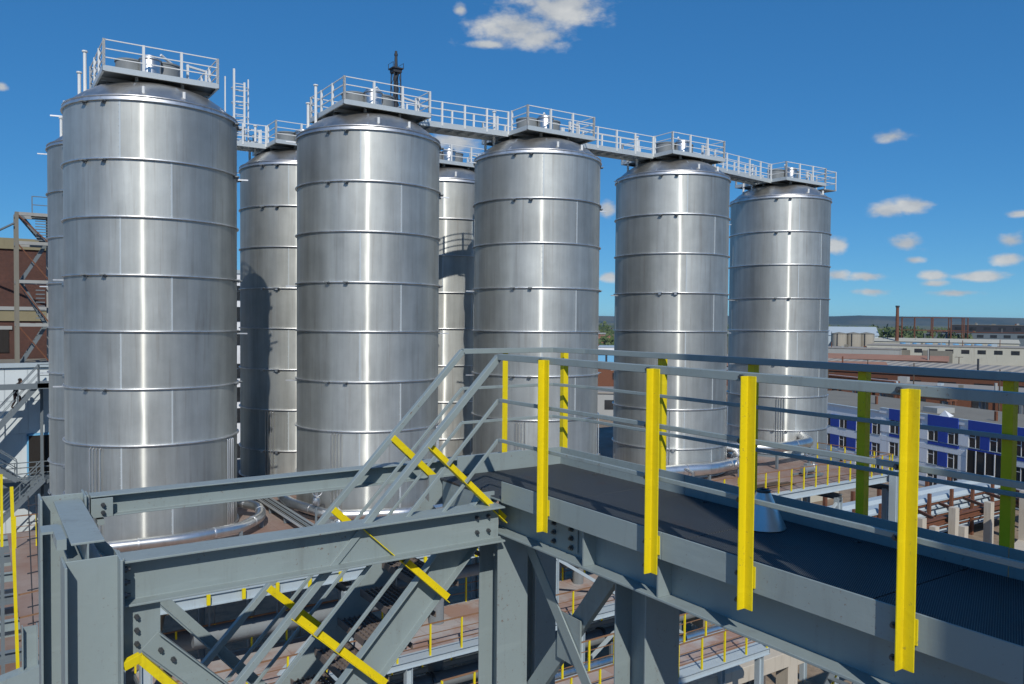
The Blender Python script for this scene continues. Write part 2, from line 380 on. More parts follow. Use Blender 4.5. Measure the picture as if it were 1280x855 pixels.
def post_mesh(h, w_, mat):
    key = (round(h, 3), w_, mat)
    if key not in _pc: _pc[key] = MB().box(-w_ / 2, w_ / 2, -w_ / 2, w_ / 2, 0, h).mesh('post', mat)
    return _pc[key]
def rail_run(par, p0, p1, n, h, zs, pmat, rmat, pw=.05, rw=.04, toe=0, skip_ends=(0, 0)):
    """posts and rails between two foot points"""
    for i in range(n + 1):
        if (i == 0 and skip_ends[0]) or (i == n and skip_ends[1]): continue
        inst('post', post_mesh(h, pw, pmat), par, lerp(p0, p1, i / n), math.atan2(p1[1] - p0[1], p1[0] - p0[0]))
    for z in zs:
        part('rail', MB().bar((p0[0], p0[1], p0[2] + z), (p1[0], p1[1], p1[2] + z), rw, rw), rmat, par)
    if toe: part('kick_plate', MB().bar((p0[0], p0[1], p0[2] + toe / 2), (p1[0], p1[1], p1[2] + toe / 2), .012, toe), rmat, par)
def dirv(azd): t = R(azd); return math.sin(t), math.cos(t)

# ================================================================ SETTING
def disc_grid(r, n=24):
    mb = MB(); xs = [-r + 2 * r * i / n for i in range(n + 1)]
    for y in xs:
        for x in xs: mb.v.append((x, y, GROUND))
    for j in range(n):
        for i in range(n): mb.f.append((j * (n + 1) + i, j * (n + 1) + i + 1, (j + 1) * (n + 1) + i + 1, (j + 1) * (n + 1) + i))
    return mb
mono('ground', disc_grid(14000), 'yard', (0, 0, GROUND), 'brown earth yard and fields reaching to the horizon', None, kind='structure')
# hills along the horizon
def hills(name, rad, hbase, amp, seed, label):
    rr = random.Random(seed); ph = [(rr.uniform(0, 6.28), rr.uniform(.7, 1.3)) for _ in range(7)]
    mb = MB(); n = 240
    for i in range(n + 1):
        t = 2 * PI * i / n
        h = hbase + amp * sum(math.sin(t * (3 + 4 * q) * ph[q][1] // 1 * 1.0 + t * (3 + 3 * q) + ph[q][0]) / (1.6 + q) for q in range(7)) * .35
        for kk, (f, g) in enumerate(((.90, -.02), (.95, .35), (1.0, 1.0), (1.06, .9))):
            mb.v.append((math.sin(t) * rad * f, math.cos(t) * rad * f, GROUND + max(-1, (h - GROUND) * g)))
    for i in range(n):
        for q in range(3): mb.f.append((i * 4 + q, (i + 1) * 4 + q, (i + 1) * 4 + q + 1, i * 4 + q + 1))
    return mono(name, mb, 'hill', (0, 0, GROUND), label, None, kind='structure', smooth=True)
hills('hills', 8200, 50, 44, 3, 'long low wooded ridge along the horizon')

# ================================================================ TANKS
TK = {0: (5.7, 41.4), 1: (5.65, 33.1), 2: (14.1, 41.0), 3: (14.1, 32.3), 4: (22.4, 40.7), 5: (22.45, 31.6), 6: (31.3, 31.5), 7: (42.2, 33.0)}
TLAB = {1: 'largest stainless steel tank, at the left end of the front row',
        3: 'second stainless steel tank of the front row, in front of the dark mast',
        5: 'stainless steel tank in the middle of the front row, behind the head of the stair',
        6: 'stainless steel tank fourth in the front row, third from its right end counting back tanks out',
        7: 'farthest stainless steel tank, at the right end of the row with open sky beside it',
        0: 'stainless steel tank of which only a sliver shows left of the nearest tank',
        2: 'shaded back row tank seen between the first and second front tanks',
        4: 'back row tank seen in the narrow gap left of the middle front tank'}
TLAB[6] = 'stainless steel tank fourth from the left in the front row, next to the last one'
WHERE = {1: 'the nearest left tank', 3: 'the second front tank', 5: 'the middle front tank', 6: 'the fourth front tank', 7: 'the last tank on the right', 0: 'the hidden tank at far left', 2: 'the back tank after the first', 4: 'the back tank before the middle'}
RT = 3.0
RINGS = [7.40, 5.40, 3.42, 1.42, -.53, -2.53, -4.50, -6.50]
BOT = -8.0
def arc_plate(h, a0, a1, n=24):
    mb = MB()
    for i in range(n + 1):
        t = R(a0 + (a1 - a0) * i / n); sx_, cx_ = math.sin(t), math.cos(t)
        for r, z in ((RT - .03, 0), (RT, 0), (RT, h), (RT - .03, h)): mb.v.append((r * sx_, r * cx_, z))
    for i in range(n):
        for q in range(3): mb.f.append((i * 4 + q, (i + 1) * 4 + q, (i + 1) * 4 + q + 1, i * 4 + q + 1))
    return mb
PLATE = {}
def plate_mesh(h):
    key = round(h, 2)
    if key not in PLATE: PLATE[key] = arc_plate(h, 0, 120).mesh('shell_plate', 'shell_steel', smooth=True, ang=60)
    return PLATE[key]
HOOP = MB().lathe((0, 0, 0), [(RT - .02, -.024), (RT + .07, -.024), (RT + .075, -.014), (RT + .075, .014), (RT + .07, .024), (RT - .02, .024)], 72, True).mesh('hoop', 'hoop_steel', smooth=True)
LIP = MB().lathe((0, 0, 0), [(RT - .06, -.02), (RT + .07, -.02), (RT + .075, .0), (RT + .07, .02), (RT + .02, .03), (RT + .0, .13), (RT + .04, .14), (RT + .045, .155), (RT + .04, .17), (RT - .06, .17)], 72, True).mesh('roof_lip', 'hoop_steel', smooth=True)
ROOF = MB().lathe((0, 0, 0), [(2.99, 0.10), (2.97, .17), (2.86, .26), (2.55, .53), (2.15, .80), (1.7, .99), (1.2, 1.08), (.5, 1.12), (.02, 1.12)], 72).mesh('roof', 'roof_steel', smooth=True, ang=50)
RSEAM = MB().prof((0, 2.95, .185), (0, 2.15, .80), [(-.03, -.01), (.03, -.01), (.03, .014), (-.03, .014)]).prof((0, 2.15, .795), (0, 1.2, 1.075), [(-.03, -.01), (.03, -.01), (.03, .014), (-.03, .014)]).mesh('roof_seam', 'hoop_steel')
STUB = MB().tube([(0, 0, -.1), (0, 0, .22)], .055, 10).mesh('roof_nozzle', 'white_steel', smooth=True)
LUG = MB().box(-.085, .085, -.02, .19, -.015, .02).box(-.055, .055, .02, .05, -.09, -.015).box(-.02, .02, .05, .16, -.06, -.015).mesh('lug', 'under_plate')
LUGL = MB().box(-.15, .15, -.02, .18, .0, .035).box(-.06, .06, .02, .14, -.09, 0).mesh('lug', 'hoop_steel')
def seam_mesh(h):
    key = ('s', round(h, 2))
    if key not in PLATE:
        mb = MB().box(-.028, .028, RT - .012, RT + .007, .025, h - .025)
        z = .16
        while z < h - .1: mb.box(.034, .052, RT - .006, RT + .014, z - .012, z + .012); z += .24
        PLATE[key] = mb.mesh('seam_strip', 'galv')
    return PLATE[key]
COND = {}
CONE = MB().lathe((0, 0, 0), [(RT - .02, 0), (RT - .05, -.25), (.35, -3.6), (.30, -4.1)], 48).mesh('cone', 'roof_steel', smooth=True, ang=50)
def make_tank(k):
    cx, cy = TK[k]
    t = thing('storage_tank', (cx, cy, BOT), TLAB[k], 'tank', 'stainless steel storage tanks')
    zs = RINGS + [BOT]
    for i in range(len(RINGS)):
        h = zs[i] - zs[i + 1]; a0 = 210 if i % 2 == 0 else 178.5
        for q in range(3):
            inst('shell_plate', plate_mesh(h), t, (cx, cy, zs[i + 1]), -R(a0 + 120 * q))
            inst('seam_strip', seam_mesh(h), t, (cx, cy, zs[i + 1]), -R(a0 + 120 * q))
    inst('roof_lip', LIP, t, (cx, cy, RINGS[0]))
    for z in RINGS[1:]: inst('hoop', HOOP, t, (cx, cy, z))
    rf = inst('roof', ROOF, t, (cx, cy, RINGS[0]))
    for q in range(10): inst('roof_seam', RSEAM, rf, (cx, cy, RINGS[0]), R(36 * q + 11))
    for azd in (196, 168):
        s_, c_ = dirv(azd); inst('roof_nozzle', STUB, rf, (cx + 2.74 * s_, cy + 2.74 * c_, RINGS[0] + .34))
    for i in (0, 1, 3, 5, 7):
        for azd in (235, 220.5, 120, 105, 350, 4):
            s_, c_ = dirv(azd)
            inst('lug', LUG if (i in (0, 1) or (i + k) % 2 == 0) else LUGL, t, (cx + RT * s_, cy + RT * c_, RINGS[i] - .05 + (.05 if i not in (0, 1) else 0)), -R(azd))
    for azd, i in ((285, 0), (289, 3), (287, 5), (113, 1), (116, 4)):
        s_, c_ = dirv(azd)
        part('bracket', MB().bar((cx + RT * s_, cy + RT * c_, RINGS[i] - .1), (cx + 3.45 * s_, cy + 3.45 * c_, RINGS[i] - .1), .05, .05), 'hoop_steel', t)
    for azc, ztop in ((228, -4.56), (130, -4.56)):
        for j in range(4):
            s_, c_ = dirv(azc + (j - 1.5) * 2.6); r_ = RT + .06
            part('conduit', MB().tube([(cx + (RT - .02) * s_, cy + (RT - .02) * c_, ztop), (cx + r_ * s_, cy + r_ * c_, ztop - .07), (cx + r_ * s_, cy + r_ * c_, BOT)], .022, 8), 'pipe_steel', t, True)
    inst('skirt_ring', HOOP, t, (cx, cy, BOT + .06))
    inst('cone', CONE, t, (cx, cy, BOT))
    # tall vent pipes beside the roof platform
    for dx, dy, h in ((-2.25, .35, 1.65), (-2.38, .9, 1.0)):
        part('vent_pipe', MB().tube([(cx + dx, cy + dy, 7.85), (cx + dx, cy + dy, 8.0 + h)], .06, 10).tube([(cx + dx, cy + dy, 8.0 + h), (cx + dx, cy + dy, 8.05 + h)], .10, 10), 'white_steel', t, True)
    return t
for k in (1, 3, 5, 6, 7, 0, 2, 4): make_tank(k)

# ---------------------------------------------------------------- platforms on the tank roofs
PZ = 8.63
LEGM = MB().box(-.05, .05, -.05, .05, -.55, 0).mesh('leg', 'galv')
for k, (cx, cy) in TK.items():
    t = thing('roof_platform', (cx, cy, PZ - .16), 'pale railed platform atop ' + WHERE[k], 'platform', 'railed platforms on the tank roofs')
    a = 1.95
    part('deck', MB().box(cx - a + .02, cx + a - .02, cy - a + .02, cy + a - .02, PZ - .05, PZ - .01), 'under_plate', t)
    for p0, p1 in (((-a, -a), (a, -a)), ((a, -a), (a, a)), ((a, a), (-a, a)), ((-a, a), (-a, -a))):
        part('edge_channel', MB().chan((cx + p0[0], cy + p0[1], PZ - .06), (cx + p1[0], cy + p1[1], PZ - .06), .07, .19, .008, flip=-1), 'galv', t)
    for d in (-.7, .7): part('joist', MB().ibeam((cx - a + .1, cy + d, PZ - .12), (cx + a - .1, cy + d, PZ - .12), .1, .13, .008, .01), 'galv', t)
    for q in range(6):
        s_, c_ = dirv(30 + 60 * q); inst('leg', LEGM, t, (cx + 1.55 * s_, cy + 1.55 * c_, PZ - .06))
    b = a - .05; zs = (.32, .62, .93)
    runs = [((-b, -b), (b, -b), 3), ((b, b), (-b, b), 3)]
    rowY = .62
    right = k in (1, 3, 5, 6, 0, 2); left = k in (3, 5, 6, 7, 2, 4)
    if k == 1: right = False
    if k == 3: left = False
    runs += ([((b, -b), (b, -rowY), 1), ((b, rowY), (b, b), 1)] if right else [((b, -b), (b, b), 3)])
    runs += ([((-b, b), (-b, rowY), 1), ((-b, -rowY), (-b, -b), 1)] if left else [((-b, b), (-b, -b), 3)])
    for p0, p1, n in runs:
        rail_run(t, (cx + p0[0], cy + p0[1], PZ - .1), (cx + p1[0], cy + p1[1], PZ - .1), n, 1.05, [z + .1 for z in zs], 'white_steel', 'white_steel', .085, .034)
    # drum with relief valves standing on the platform
    x, y = cx - .25, cy - .95
    d = thing('valve_drum', (x, y, PZ), 'steel valve drum atop ' + WHERE[k], 'drum', 'valve drums on the roof platforms')
    part('body', MB().lathe((x, y, PZ - .01), [(.36, 0), (.36, .80), (.33, .86), (.2, .9), (.02, .91)], 32), 'pipe_steel', d, True)
    part('cover', MB().lathe((x + .62, y + .55, PZ - .01), [(.52, 0), (.52, .74), (.55, .74), (.55, .80), (.02, .9)], 32), 'under_plate', d, True)
    part('side_drum', MB().lathe((x - .58, y + .65, PZ - .01), [(.5, 0), (.5, .70), (.53, .70), (.53, .76), (.02, .86)], 32), 'under_plate', d, True)
    part('flange', MB().lathe((x, y, PZ + .72), [(.40, 0), (.40, .04), (.35, .04), (.35, 0)], 32, True), 'hoop_steel', d, True)
    part('stand_post', MB().box(x + 1.2, x + 1.28, y - .3, y - .22, PZ - .01, PZ + .75), 'white_steel', d); part('stand_post', MB().box(x + 1.9, x + 1.98, y - .1, y - .02, PZ - .01, PZ + .7), 'white_steel', d)
    part('stand_bar', MB().bar((x + 1.2, y - .26, PZ + .7), (x + 1.95, y - .06, PZ + .66), .07, .07), 'white_steel', d)
    part('vent_arm', MB().tube([(x + 1.1, y + 1.2, PZ), (x + 1.1, y + 1.2, PZ + 1.0), (x + .5, y + .8, PZ + 1.25)], .05, 8), 'white_steel', d, True)
# catwalks between the platforms
def catwalk(k0, k1, label, pz=PZ - .02):
    (x0, y0), (x1, y1) = TK[k0], TK[k1]
    p0 = (x0 + 1.97, y0, pz); L = x1 - x0
    p0 = (x0 + 1.97, y0 + (y1 - y0) * 1.97 / L, pz); p1 = (x1 - 1.97, y1 - (y1 - y0) * 1.97 / L, pz)
    t = thing('catwalk', lerp(p0, p1, .5), label, 'catwalk', 'catwalks linking the tank roofs')
    part('deck', MB().bar((p0[0], p0[1], pz - .02), (p1[0], p1[1], pz - .02), 1.12, .03), 'galv', t)
    n = max(3, round((p1[0] - p0[0]) / 1.15))
    for s_ in (-.58, .58):
        q0 = (p0[0], p0[1] + s_, pz); q1 = (p1[0], p1[1] + s_, pz)
        part('side_channel', MB().bar((q0[0], q0[1], pz - .07), (q1[0], q1[1], pz - .07), .05, .24), 'galv', t)
        rail_run(t, (q0[0], q0[1], pz - .1), (q1[0], q1[1], pz - .1), n, 1.06, (.42, .73, 1.04), 'white_steel', 'white_steel', .08, .034)
    for i in range(n * 2): 
        u = lerp(p0, p1, (i + .5) / (n * 2)); part('cross_bar', MB().box(u[0] - .025, u[0] + .025, u[1] - .54, u[1] + .54, pz - .12, pz - .04), 'galv', t)
catwalk(3, 5, 'railed catwalk from the second to the middle front tank roof')
catwalk(5, 6, 'railed catwalk from the middle to the fourth front tank roof')
catwalk(6, 7, 'long railed catwalk reaching the last tank on the right')
catwalk(0, 2, 'railed catwalk on the back row right of the nearest tank')
catwalk(2, 4, 'railed catwalk on the back row behind the second front tank')
# end balcony on the last tank
t = thing('roof_balcony', (45.0, 33.0, 8.2), 'small railed balcony on the right side of the last tank roof', 'balcony')
part('deck', MB().box(44.18, 45.3, 31.2, 32.6, 8.28, 8.34), 'under_plate', t)
rail_run(t, (44.2, 31.2, 8.3), (45.3, 31.2, 8.3), 1, 1.2, (.45, .82, 1.18), 'white_steel', 'white_steel', .06, .036)
rail_run(t, (45.3, 31.2, 8.3), (45.3, 32.6, 8.3), 1, 1.2, (.45, .82, 1.18), 'white_steel', 'white_steel', .06, .036)
part('bracket', MB().bar((44.0, 31.9, 7.6), (45.1, 31.9, 8.28), .08, .08), 'galv', t)
# caged ladder rising over the back catwalk
t = thing('caged_ladder', (10.8, 41.0, 8.5), 'tall white ladder with safety hoops rising above the back catwalk', 'ladder')
for x in (10.65, 11.15): part('stile', MB().box(x - .045, x + .045, 40.75, 40.84, 8.5, 12.2 if x < 11 else 11.6), 'white_steel', t)
for i in range(10): part('rung', MB().tube([(10.65, 40.8, 8.8 + i * .3), (11.15, 40.8, 8.8 + i * .3)], .022, 8), 'white_steel', t)
for i in range(4):
    z = 9.2 + i * .72
    pts = [(10.9 + .42 * math.cos(R(q)) + .15, 41.15 - .38 * math.sin(R(q)), z) for q in range(0, 361, 30)]
    part('hoop', MB().tube(pts, .022, 6, False), 'white_steel', t)
for x, y in ((10.35, 41.3), (11.45, 41.2)): part('cage_bar', MB().box(x - .03, x + .03, y - .03, y + .03, 8.5, 11.9), 'white_steel', t)

# ================================================================ FOREGROUND: walkway, stair, frame
XN, XF = 3.30, 4.66        # near and far edge of the walkway
Y0, Y1 = -1.55, 6.12
DZ = -1.37
wk = thing('access_walkway', (3.98, 2.3, -1.65), 'grey steel walkway with dark expanded metal floor running off to the right', 'walkway')
part('main_beam', MB().ibeam((3.44, Y0, -1.51), (3.44, 5.32, -1.51), .24, .27, .012, .016), 'grey_paint', wk, bev=.003)
part('main_beam', MB().ibeam((4.54, Y0, -1.51), (4.54, Y1, -1.51), .22, .27, .012, .016), 'grey_paint', wk, bev=.003)
part('nosing_plate', MB().box(3.325, 3.337, 5.33, 6.04, -1.62, -1.39), 'grey_paint', wk)
part('end_beam', MB().ibeam((3.42, 6.06, -1.50), (4.42, 6.06, -1.50), .10, .22, .008, .012), 'grey_paint', wk, bev=.003)
yy = Y0
while yy < Y1 - .1:
    y2 = min(yy + 1.28, Y1 - .02)
    part('floor_panel', MB().box(XN + .022, XF - .022, yy + .004, y2 - .004, DZ - .018, DZ), 'expanded_metal', wk, bev=.003); yy = y2
for y in (-.9, .3, 1.5, 2.7, 3.9, 5.1):
    part('cross_beam', MB().ibeam((3.46, y, -1.45), (4.52, y, -1.45), .08, .12, .007, .009), 'grey_paint', wk)
def toe(p0, p1, z0, z1, nm='toe_plate'):
    part(nm, MB().bar((p0[0], p0[1], (z0 + z1) / 2), (p1[0], p1[1], (z0 + z1) / 2), .010, z1 - z0), 'grey_paint', wk, bev=.002)
for a, b in ((Y0, 1.42), (1.425, 3.36), (3.365, 5.07)): toe((XN, a), (XN, b), -1.385, -1.225)
for a, b in ((Y0, 2.1), (2.105, 4.5), (4.505, 6.12)): toe((XF, a), (XF, b), -1.385, -1.215)
toe((3.52, 6.13), (XF, 6.13), -1.40, -1.215)
YPOST = MB().angle((0, 0, 0), (0, 0, 1.20), .056, .056, .007, up=(0, 1, 0)).mesh('post', 'yellow')
for y in (4.55, 3.47, 2.78, 1.93, 1.05, .1, -.9):
    o = inst('post', YPOST, wk, (XN - .012, y - .03, -1.478)); o.rotation_euler = (0, 0, R(90)); bevel(o, .0015)
    part('packing', MB().box(XN - .012, XN - .004, y - .095, y - .03, -1.36, -1.25), 'yellow', wk)
for y in (6.09, 4.76, 3.83, 2.95, 2.08, 1.1, .1, -.9):
    o = inst('post', YPOST, wk, (XF + .02, y + .03, -1.478)); o.rotation_euler = (0, 0, R(-90)); bevel(o, .0015)
o = inst('post', YPOST, wk, (4.06, 6.15, -1.478)); bevel(o, .0015)
HEX = MB().tube([(0, 0, 0), (-.013, 0, 0)], .015, 6).tube([(-.011, 0, 0), (-.024, 0, 0)], .0085, 8).mesh('bolt', 'bolt')
for y in (4.55, 3.47, 2.78, 1.93, 1.05):
    for z in (-1.44, -1.30): inst('bolt', HEX, wk, (XN - .019, y + .002, z))
    for z in (-.285, -.615, -.92): inst('bolt', HEX, wk, (XN - .019, y + .002, z))
HEXB = MB().tube([(0, 0, 0), (-.015, 0, 0)], .019, 6).tube([(-.013, 0, 0), (-.03, 0, 0)], .011, 8).mesh('bolt', 'bolt')
for y in (4.36, 4.56):
    for z in (-1.575, -1.51, -1.445): inst('bolt', HEXB, wk, (3.422, y, z))
# clips holding the floor panels
CLIP = MB().box(-.025, .025, -.012, .012, 0, .006).tube([(0, 0, .005), (0, 0, .014)], .009, 6).mesh('clip', 'bolt')
for i in range(11):
    for x in (XN + .09, XF - .09): inst('clip', CLIP, wk, (x, -.9 + i * .64, DZ))
# rails (top rail is an angle, two flat mid rails)
RZ = (-.285, -.615, -.92)
for i, z in enumerate(RZ):
    wd, hh = ((.050, .046), (.018, .027), (.018, .026))[i]
    part('rail', MB().bar((XN + .012, Y0, z), (XN + .012, 5.13, z), wd, hh), 'grey_paint', wk, bev=.003)
    part('rail', MB().bar((XF - .0, Y0, z), (XF - .0, 5.75, z), wd, hh), 'grey_paint', wk, bev=.003)
    part('rail', MB().bar((XF, 5.75, z), (XF - .08, 6.16, z), wd, hh), 'grey_paint', wk, bev=.003)
    part('rail', MB().bar((XF - .08, 6.16, z), (3.58, 6.16, z), wd, hh), 'grey_paint', wk, bev=.003)
# stiffeners and joint on the near beam
for y in (4.12, 3.42):
    part('stiffener', MB().box(3.325, 3.434, y - .006, y + .006, -1.628, -1.392), 'grey_paint', wk)
part('splice_plate', MB().box(3.422, 3.434, 4.30, 4.62, -1.60, -1.42), 'grey_paint', wk, bev=.002)

cn = thing('steel_cone', (4.36, 3.50, DZ), 'shiny steel cone standing on the walkway floor', 'cone')
part('cone', MB().lathe((4.36, 3.50, DZ), [(.146, .002), (.150, 0.006), (.046, .235), (.040, .235), (.140, .006)], 40), 'pipe_steel', cn, True)
part('collar', MB().lathe((4.36, 3.50, DZ), [(.030, .22), (.046, .232), (.046, .250), (.032, .256), (.024, .25)], 32), 'bolt', cn, True)

# stair running down to the left from the end of the walkway
st = thing('steel_stair', (0.9, 5.65, -4.3), 'grey steel stair with yellow railing posts going down from the walkway end', 'stair')
SL = 1.045; s1 = math.hypot(1, SL); sdx, sdz = -1 / s1, -SL / s1      # downhill unit vector in X, Z
def on(x0, z0, x): return z0 + SL * (x - x0)
YS0, YS1 = 5.26, 6.08
XB = .62
for y, fl, top in ((YS0, 1, -1.33), (YS1, -1, -1.50)):
    zc = top - .19
    part('stringer', MB().chan((3.27, y, on(3.2, zc, 3.27)), (XB, y, on(3.2, zc, XB)), .075, .255, .009, flip=fl * -1), 'grey_paint', st, bev=.002)
    part('stringer_head', MB().bar((3.22, y + .012, -1.47), (3.36, y + .012, -1.47), .012, .26), 'grey_paint', st)
ntr = 13
TREAD = MB()
for i in range(7): TREAD.box(-.135 + i * .043, -.135 + i * .043 + .012, .03, YS1 - YS0 - .03, -.03, 0)
for j in range(15): TREAD.box(-.135, .135, .06 + j * .05, .066 + j * .05, -.022, -.003)
TREAD.box(-.14, -.132, .02, YS1 - YS0 - .02, -.05, .006).box(.132, .14, .02, YS1 - YS0 - .02, -.035, .004)
TREADM = TREAD.mesh('tread', 'tread')
for i in range(ntr):
    x = 3.10 - i * .191; inst('tread', TREADM, st, (x, YS0, on(3.2, -1.70, x)))
SPOST = MB().angle((0, 0, 0), (0, 0, .90), .055, .050, .006, up=(0, 1, 0)).mesh('post', 'yellow')
ang_tilt = math.atan2(sdz, sdx)
def stair_posts(y, tops, hand, face):
    for (x, z) in tops:
        # perpendicular to the flight, from the handrail down to the stringer
        dx_, dz_ = .73, -.684
        x1, z1 = x + dx_ * .93, z + dz_ * .93
        part('post', MB().angle((x1, y, z1), (x, y, z), .058 * face, .055, .006, up=(.684, 0, .73)), 'yellow', st, bev=.0015)
# handrails follow the slope
HN = (3.36, 5.15); HF = (3.58, 6.16)
def hline(px_, z, xe, y, w_, h, y2=None):
    part('handrail', MB().bar((px_, y, z), (xe, y if y2 is None else y2, z + SL * (xe - px_)), w_, h), 'grey_paint', st, bev=.003)
for i, z in enumerate(RZ):
    wd, hh = ((.050, .046), (.018, .027), (.018, .026))[i]
    hline(3.315, z, .75, 5.15, wd, hh)
    hline(3.58, z, .75, 6.16, wd, hh)
stair_posts(5.17, ((2.70, on(3.315, -.285, 2.70)), (2.20, on(3.315, -.285, 2.20)), (1.70, on(3.315, -.285, 1.70)), (1.2, on(3.315, -.285, 1.2))), None, -1)
stair_posts(6.13, ((2.88, on(3.58, -.285, 2.88)), (2.36, on(3.58, -.285, 2.36)), (1.84, on(3.58, -.285, 1.84)), (1.32, on(3.58, -.285, 1.32))), None, 1)
part('landing', MB().box(-.9, .62, 5.25, 6.1, -4.32, -4.27), 'expanded_metal', st)
part('landing_beam', MB().ibeam((-.9, 5.22, -4.4), (.62, 5.22, -4.4), .1, .16, .008, .01), 'grey_paint', st)
part('landing_beam', MB().ibeam((-.9, 6.14, -4.4), (.62, 6.14, -4.4), .1, .16, .008, .01), 'grey_paint', st)
part('handrail', MB().bar((.68, 4.98, -1.99), (.775, 5.0, -1.965), .045, .05), 'yellow', st, bev=.002)
part('handrail', MB().bar((.765, 5.0, -1.965), (1.40, 5.0, -2.70), .045, .05), 'yellow', st, bev=.002)
part('post', MB().bar((1.40, 5.0, -2.70), (1.40, 5.18, -3.6), .05, .05), 'yellow', st)

fr = thing('stair_frame', (2.0, 5.7, GROUND), 'grey steel frame of beams and columns carrying the stair', 'steel frame')
# near and far beams
part('beam', MB().ibeam((.70, 5.145, -1.545), (3.318, 5.145, -1.545), .21, .27, .010, .014), 'grey_paint', fr, bev=.003)
part('beam', MB().ibeam((.66, 6.37, -1.345), (4.40, 6.37, -1.345), .15, .155, .008, .010), 'grey_paint', fr, bev=.003)
part('beam', MB().ibeam((.52, 5.095, -1.36), (.52, 6.35, -1.36), .17, .16, .010, .014), 'grey_paint', fr, bev=.003)
# columns: H sections, web turned towards the walkway
def hcol(xc, yc, z0, z1, w_, d, web='x', nm='column', cap=True):
    """web='x': web spans X, flanges stand along Y"""
    u = (1, 0, 0) if web == 'x' else (0, 1, 0)
    o = part(nm, MB().ibeam((xc, yc, z0), (xc, yc, z1), d, w_, .010, .014, up=u), 'grey_paint', fr, bev=.003)
    part('base_plate', MB().box(xc - .22, xc + .22, yc - .22, yc + .22, z0 - .0, z0 + .03), 'grey_paint', fr)
    return o
hcol(.535, 5.08, GROUND, -1.375, .29, .26); hcol(.49, 6.36, GROUND, -1.245, .28, .24)
hcol(3.45, 5.27, GROUND, -1.66, .28, .28, 'y'); hcol(3.66, 3.86, GROUND, -1.66, .30, .30, 'y')
hcol(4.54, 6.3, GROUND, -1.66, .24, .24, 'y'); hcol(4.54, 4.72, GROUND, -1.66, .24, .24, 'y')
part('end_plate', MB().box(.684, .698, 5.03, 5.24, -1.72, -1.39), 'grey_paint', fr, bev=.002)
part('end_plate', MB().box(.634, .646, 6.28, 6.44, -1.45, -1.25), 'grey_paint', fr, bev=.002)
part('connection_plate', MB().box(.66, .80, 6.285, 6.297, -1.42, -1.285), 'grey_paint', fr, bev=.002)
BOLTM = MB().tube([(0, 0, 0), (0, -.018, 0)], .016, 6).tube([(0, -.016, 0), (0, -.034, 0)], .009, 10).mesh('bolt', 'bolt')
for z in (-1.33, -1.385): inst('bolt', BOLTM, fr, (.735, 6.285, z))
BOLTX = MB().tube([(0, 0, 0), (.018, 0, 0)], .019, 6).tube([(.016, 0, 0), (.036, 0, 0)], .011, 10).mesh('bolt', 'bolt')
for z in (-1.47, -1.545, -1.62):
    for y in (5.085, 5.185): inst('bolt', BOLTX, fr, (.70, y, z))
part('gusset_plate', MB().add([(.70, 5.10, -1.70), (.90, 5.10, -1.70), (.90, 5.10, -1.94), (.85, 5.10, -2.0), (.70, 5.10, -2.0), (.70, 5.112, -1.70), (.90, 5.112, -1.70), (.90, 5.112, -1.94), (.85, 5.112, -2.0), (.70, 5.112, -2.0)],
     [(0, 1, 2, 3, 4), (9, 8, 7, 6, 5), (0, 5, 6, 1), (1, 6, 7, 2), (2, 7, 8, 3), (3, 8, 9, 4), (4, 9, 5, 0)]), 'grey_paint', fr)
part('seat_bracket', MB().box(.70, .745, 6.29, 6.42, -1.475, -1.435), 'grey_paint', fr)
part('brace', MB().chan((.84, 5.106, -1.92), (3.2, 5.106, -4.35), .05, .14, .008), 'grey_paint', fr, bev=.002)
part('brace', MB().angle((.66, 6.36, -1.62), (3.3, 6.36, -4.63), .08, .08, .009), 'grey_paint', fr, bev=.002)
part('brace', MB().angle((4.35, 6.40, -1.52), (.9, 6.40, -4.6), .06, .06, .008), 'grey_paint', fr, bev=.002)
for x in (3.12, 3.22):
    for z in (-1.60, -1.49): inst('bolt', BOLTM, fr, (x, 5.138, z))
for z in (-1.76, -1.84, -1.92): inst('bolt', BOLTM, fr, (.77, 5.10, z))
for d in (.0, .07): inst('bolt', BOLTM, fr, (.90 + d, 5.10, -1.985 - d * 1.03))
# X bracing under the walkway
part('brace', MB().bar((3.56, 5.12, -1.70), (3.56, 3.98, -2.98), .012, .10), 'grey_paint', fr, bev=.002)
part('brace', MB().chan((3.60, 4.10, -1.66), (3.60, 5.20, -3.05), .05, .14, .008), 'grey_paint', fr, bev=.002)
part('gusset_plate', MB().box(3.574, 3.588, 4.45, 4.72, -2.50, -2.15), 'grey_paint', fr)
part('top_bracket', MB().prof((.365, 5.60, -1.31), (.365, 5.60, -1.295), [(-.05, -.09), (.05, -.09), (.05, .09), (-.05, .09)], up=(0, 1, 0)), 'grey_paint', fr)
part('top_bracket', MB().prof((.40, 5.25, -1.30), (.40, 5.62, -1.30), [(-.025, -.05), (.025, -.05), (.025, .012), (-.025, .012)]), 'grey_paint', fr)

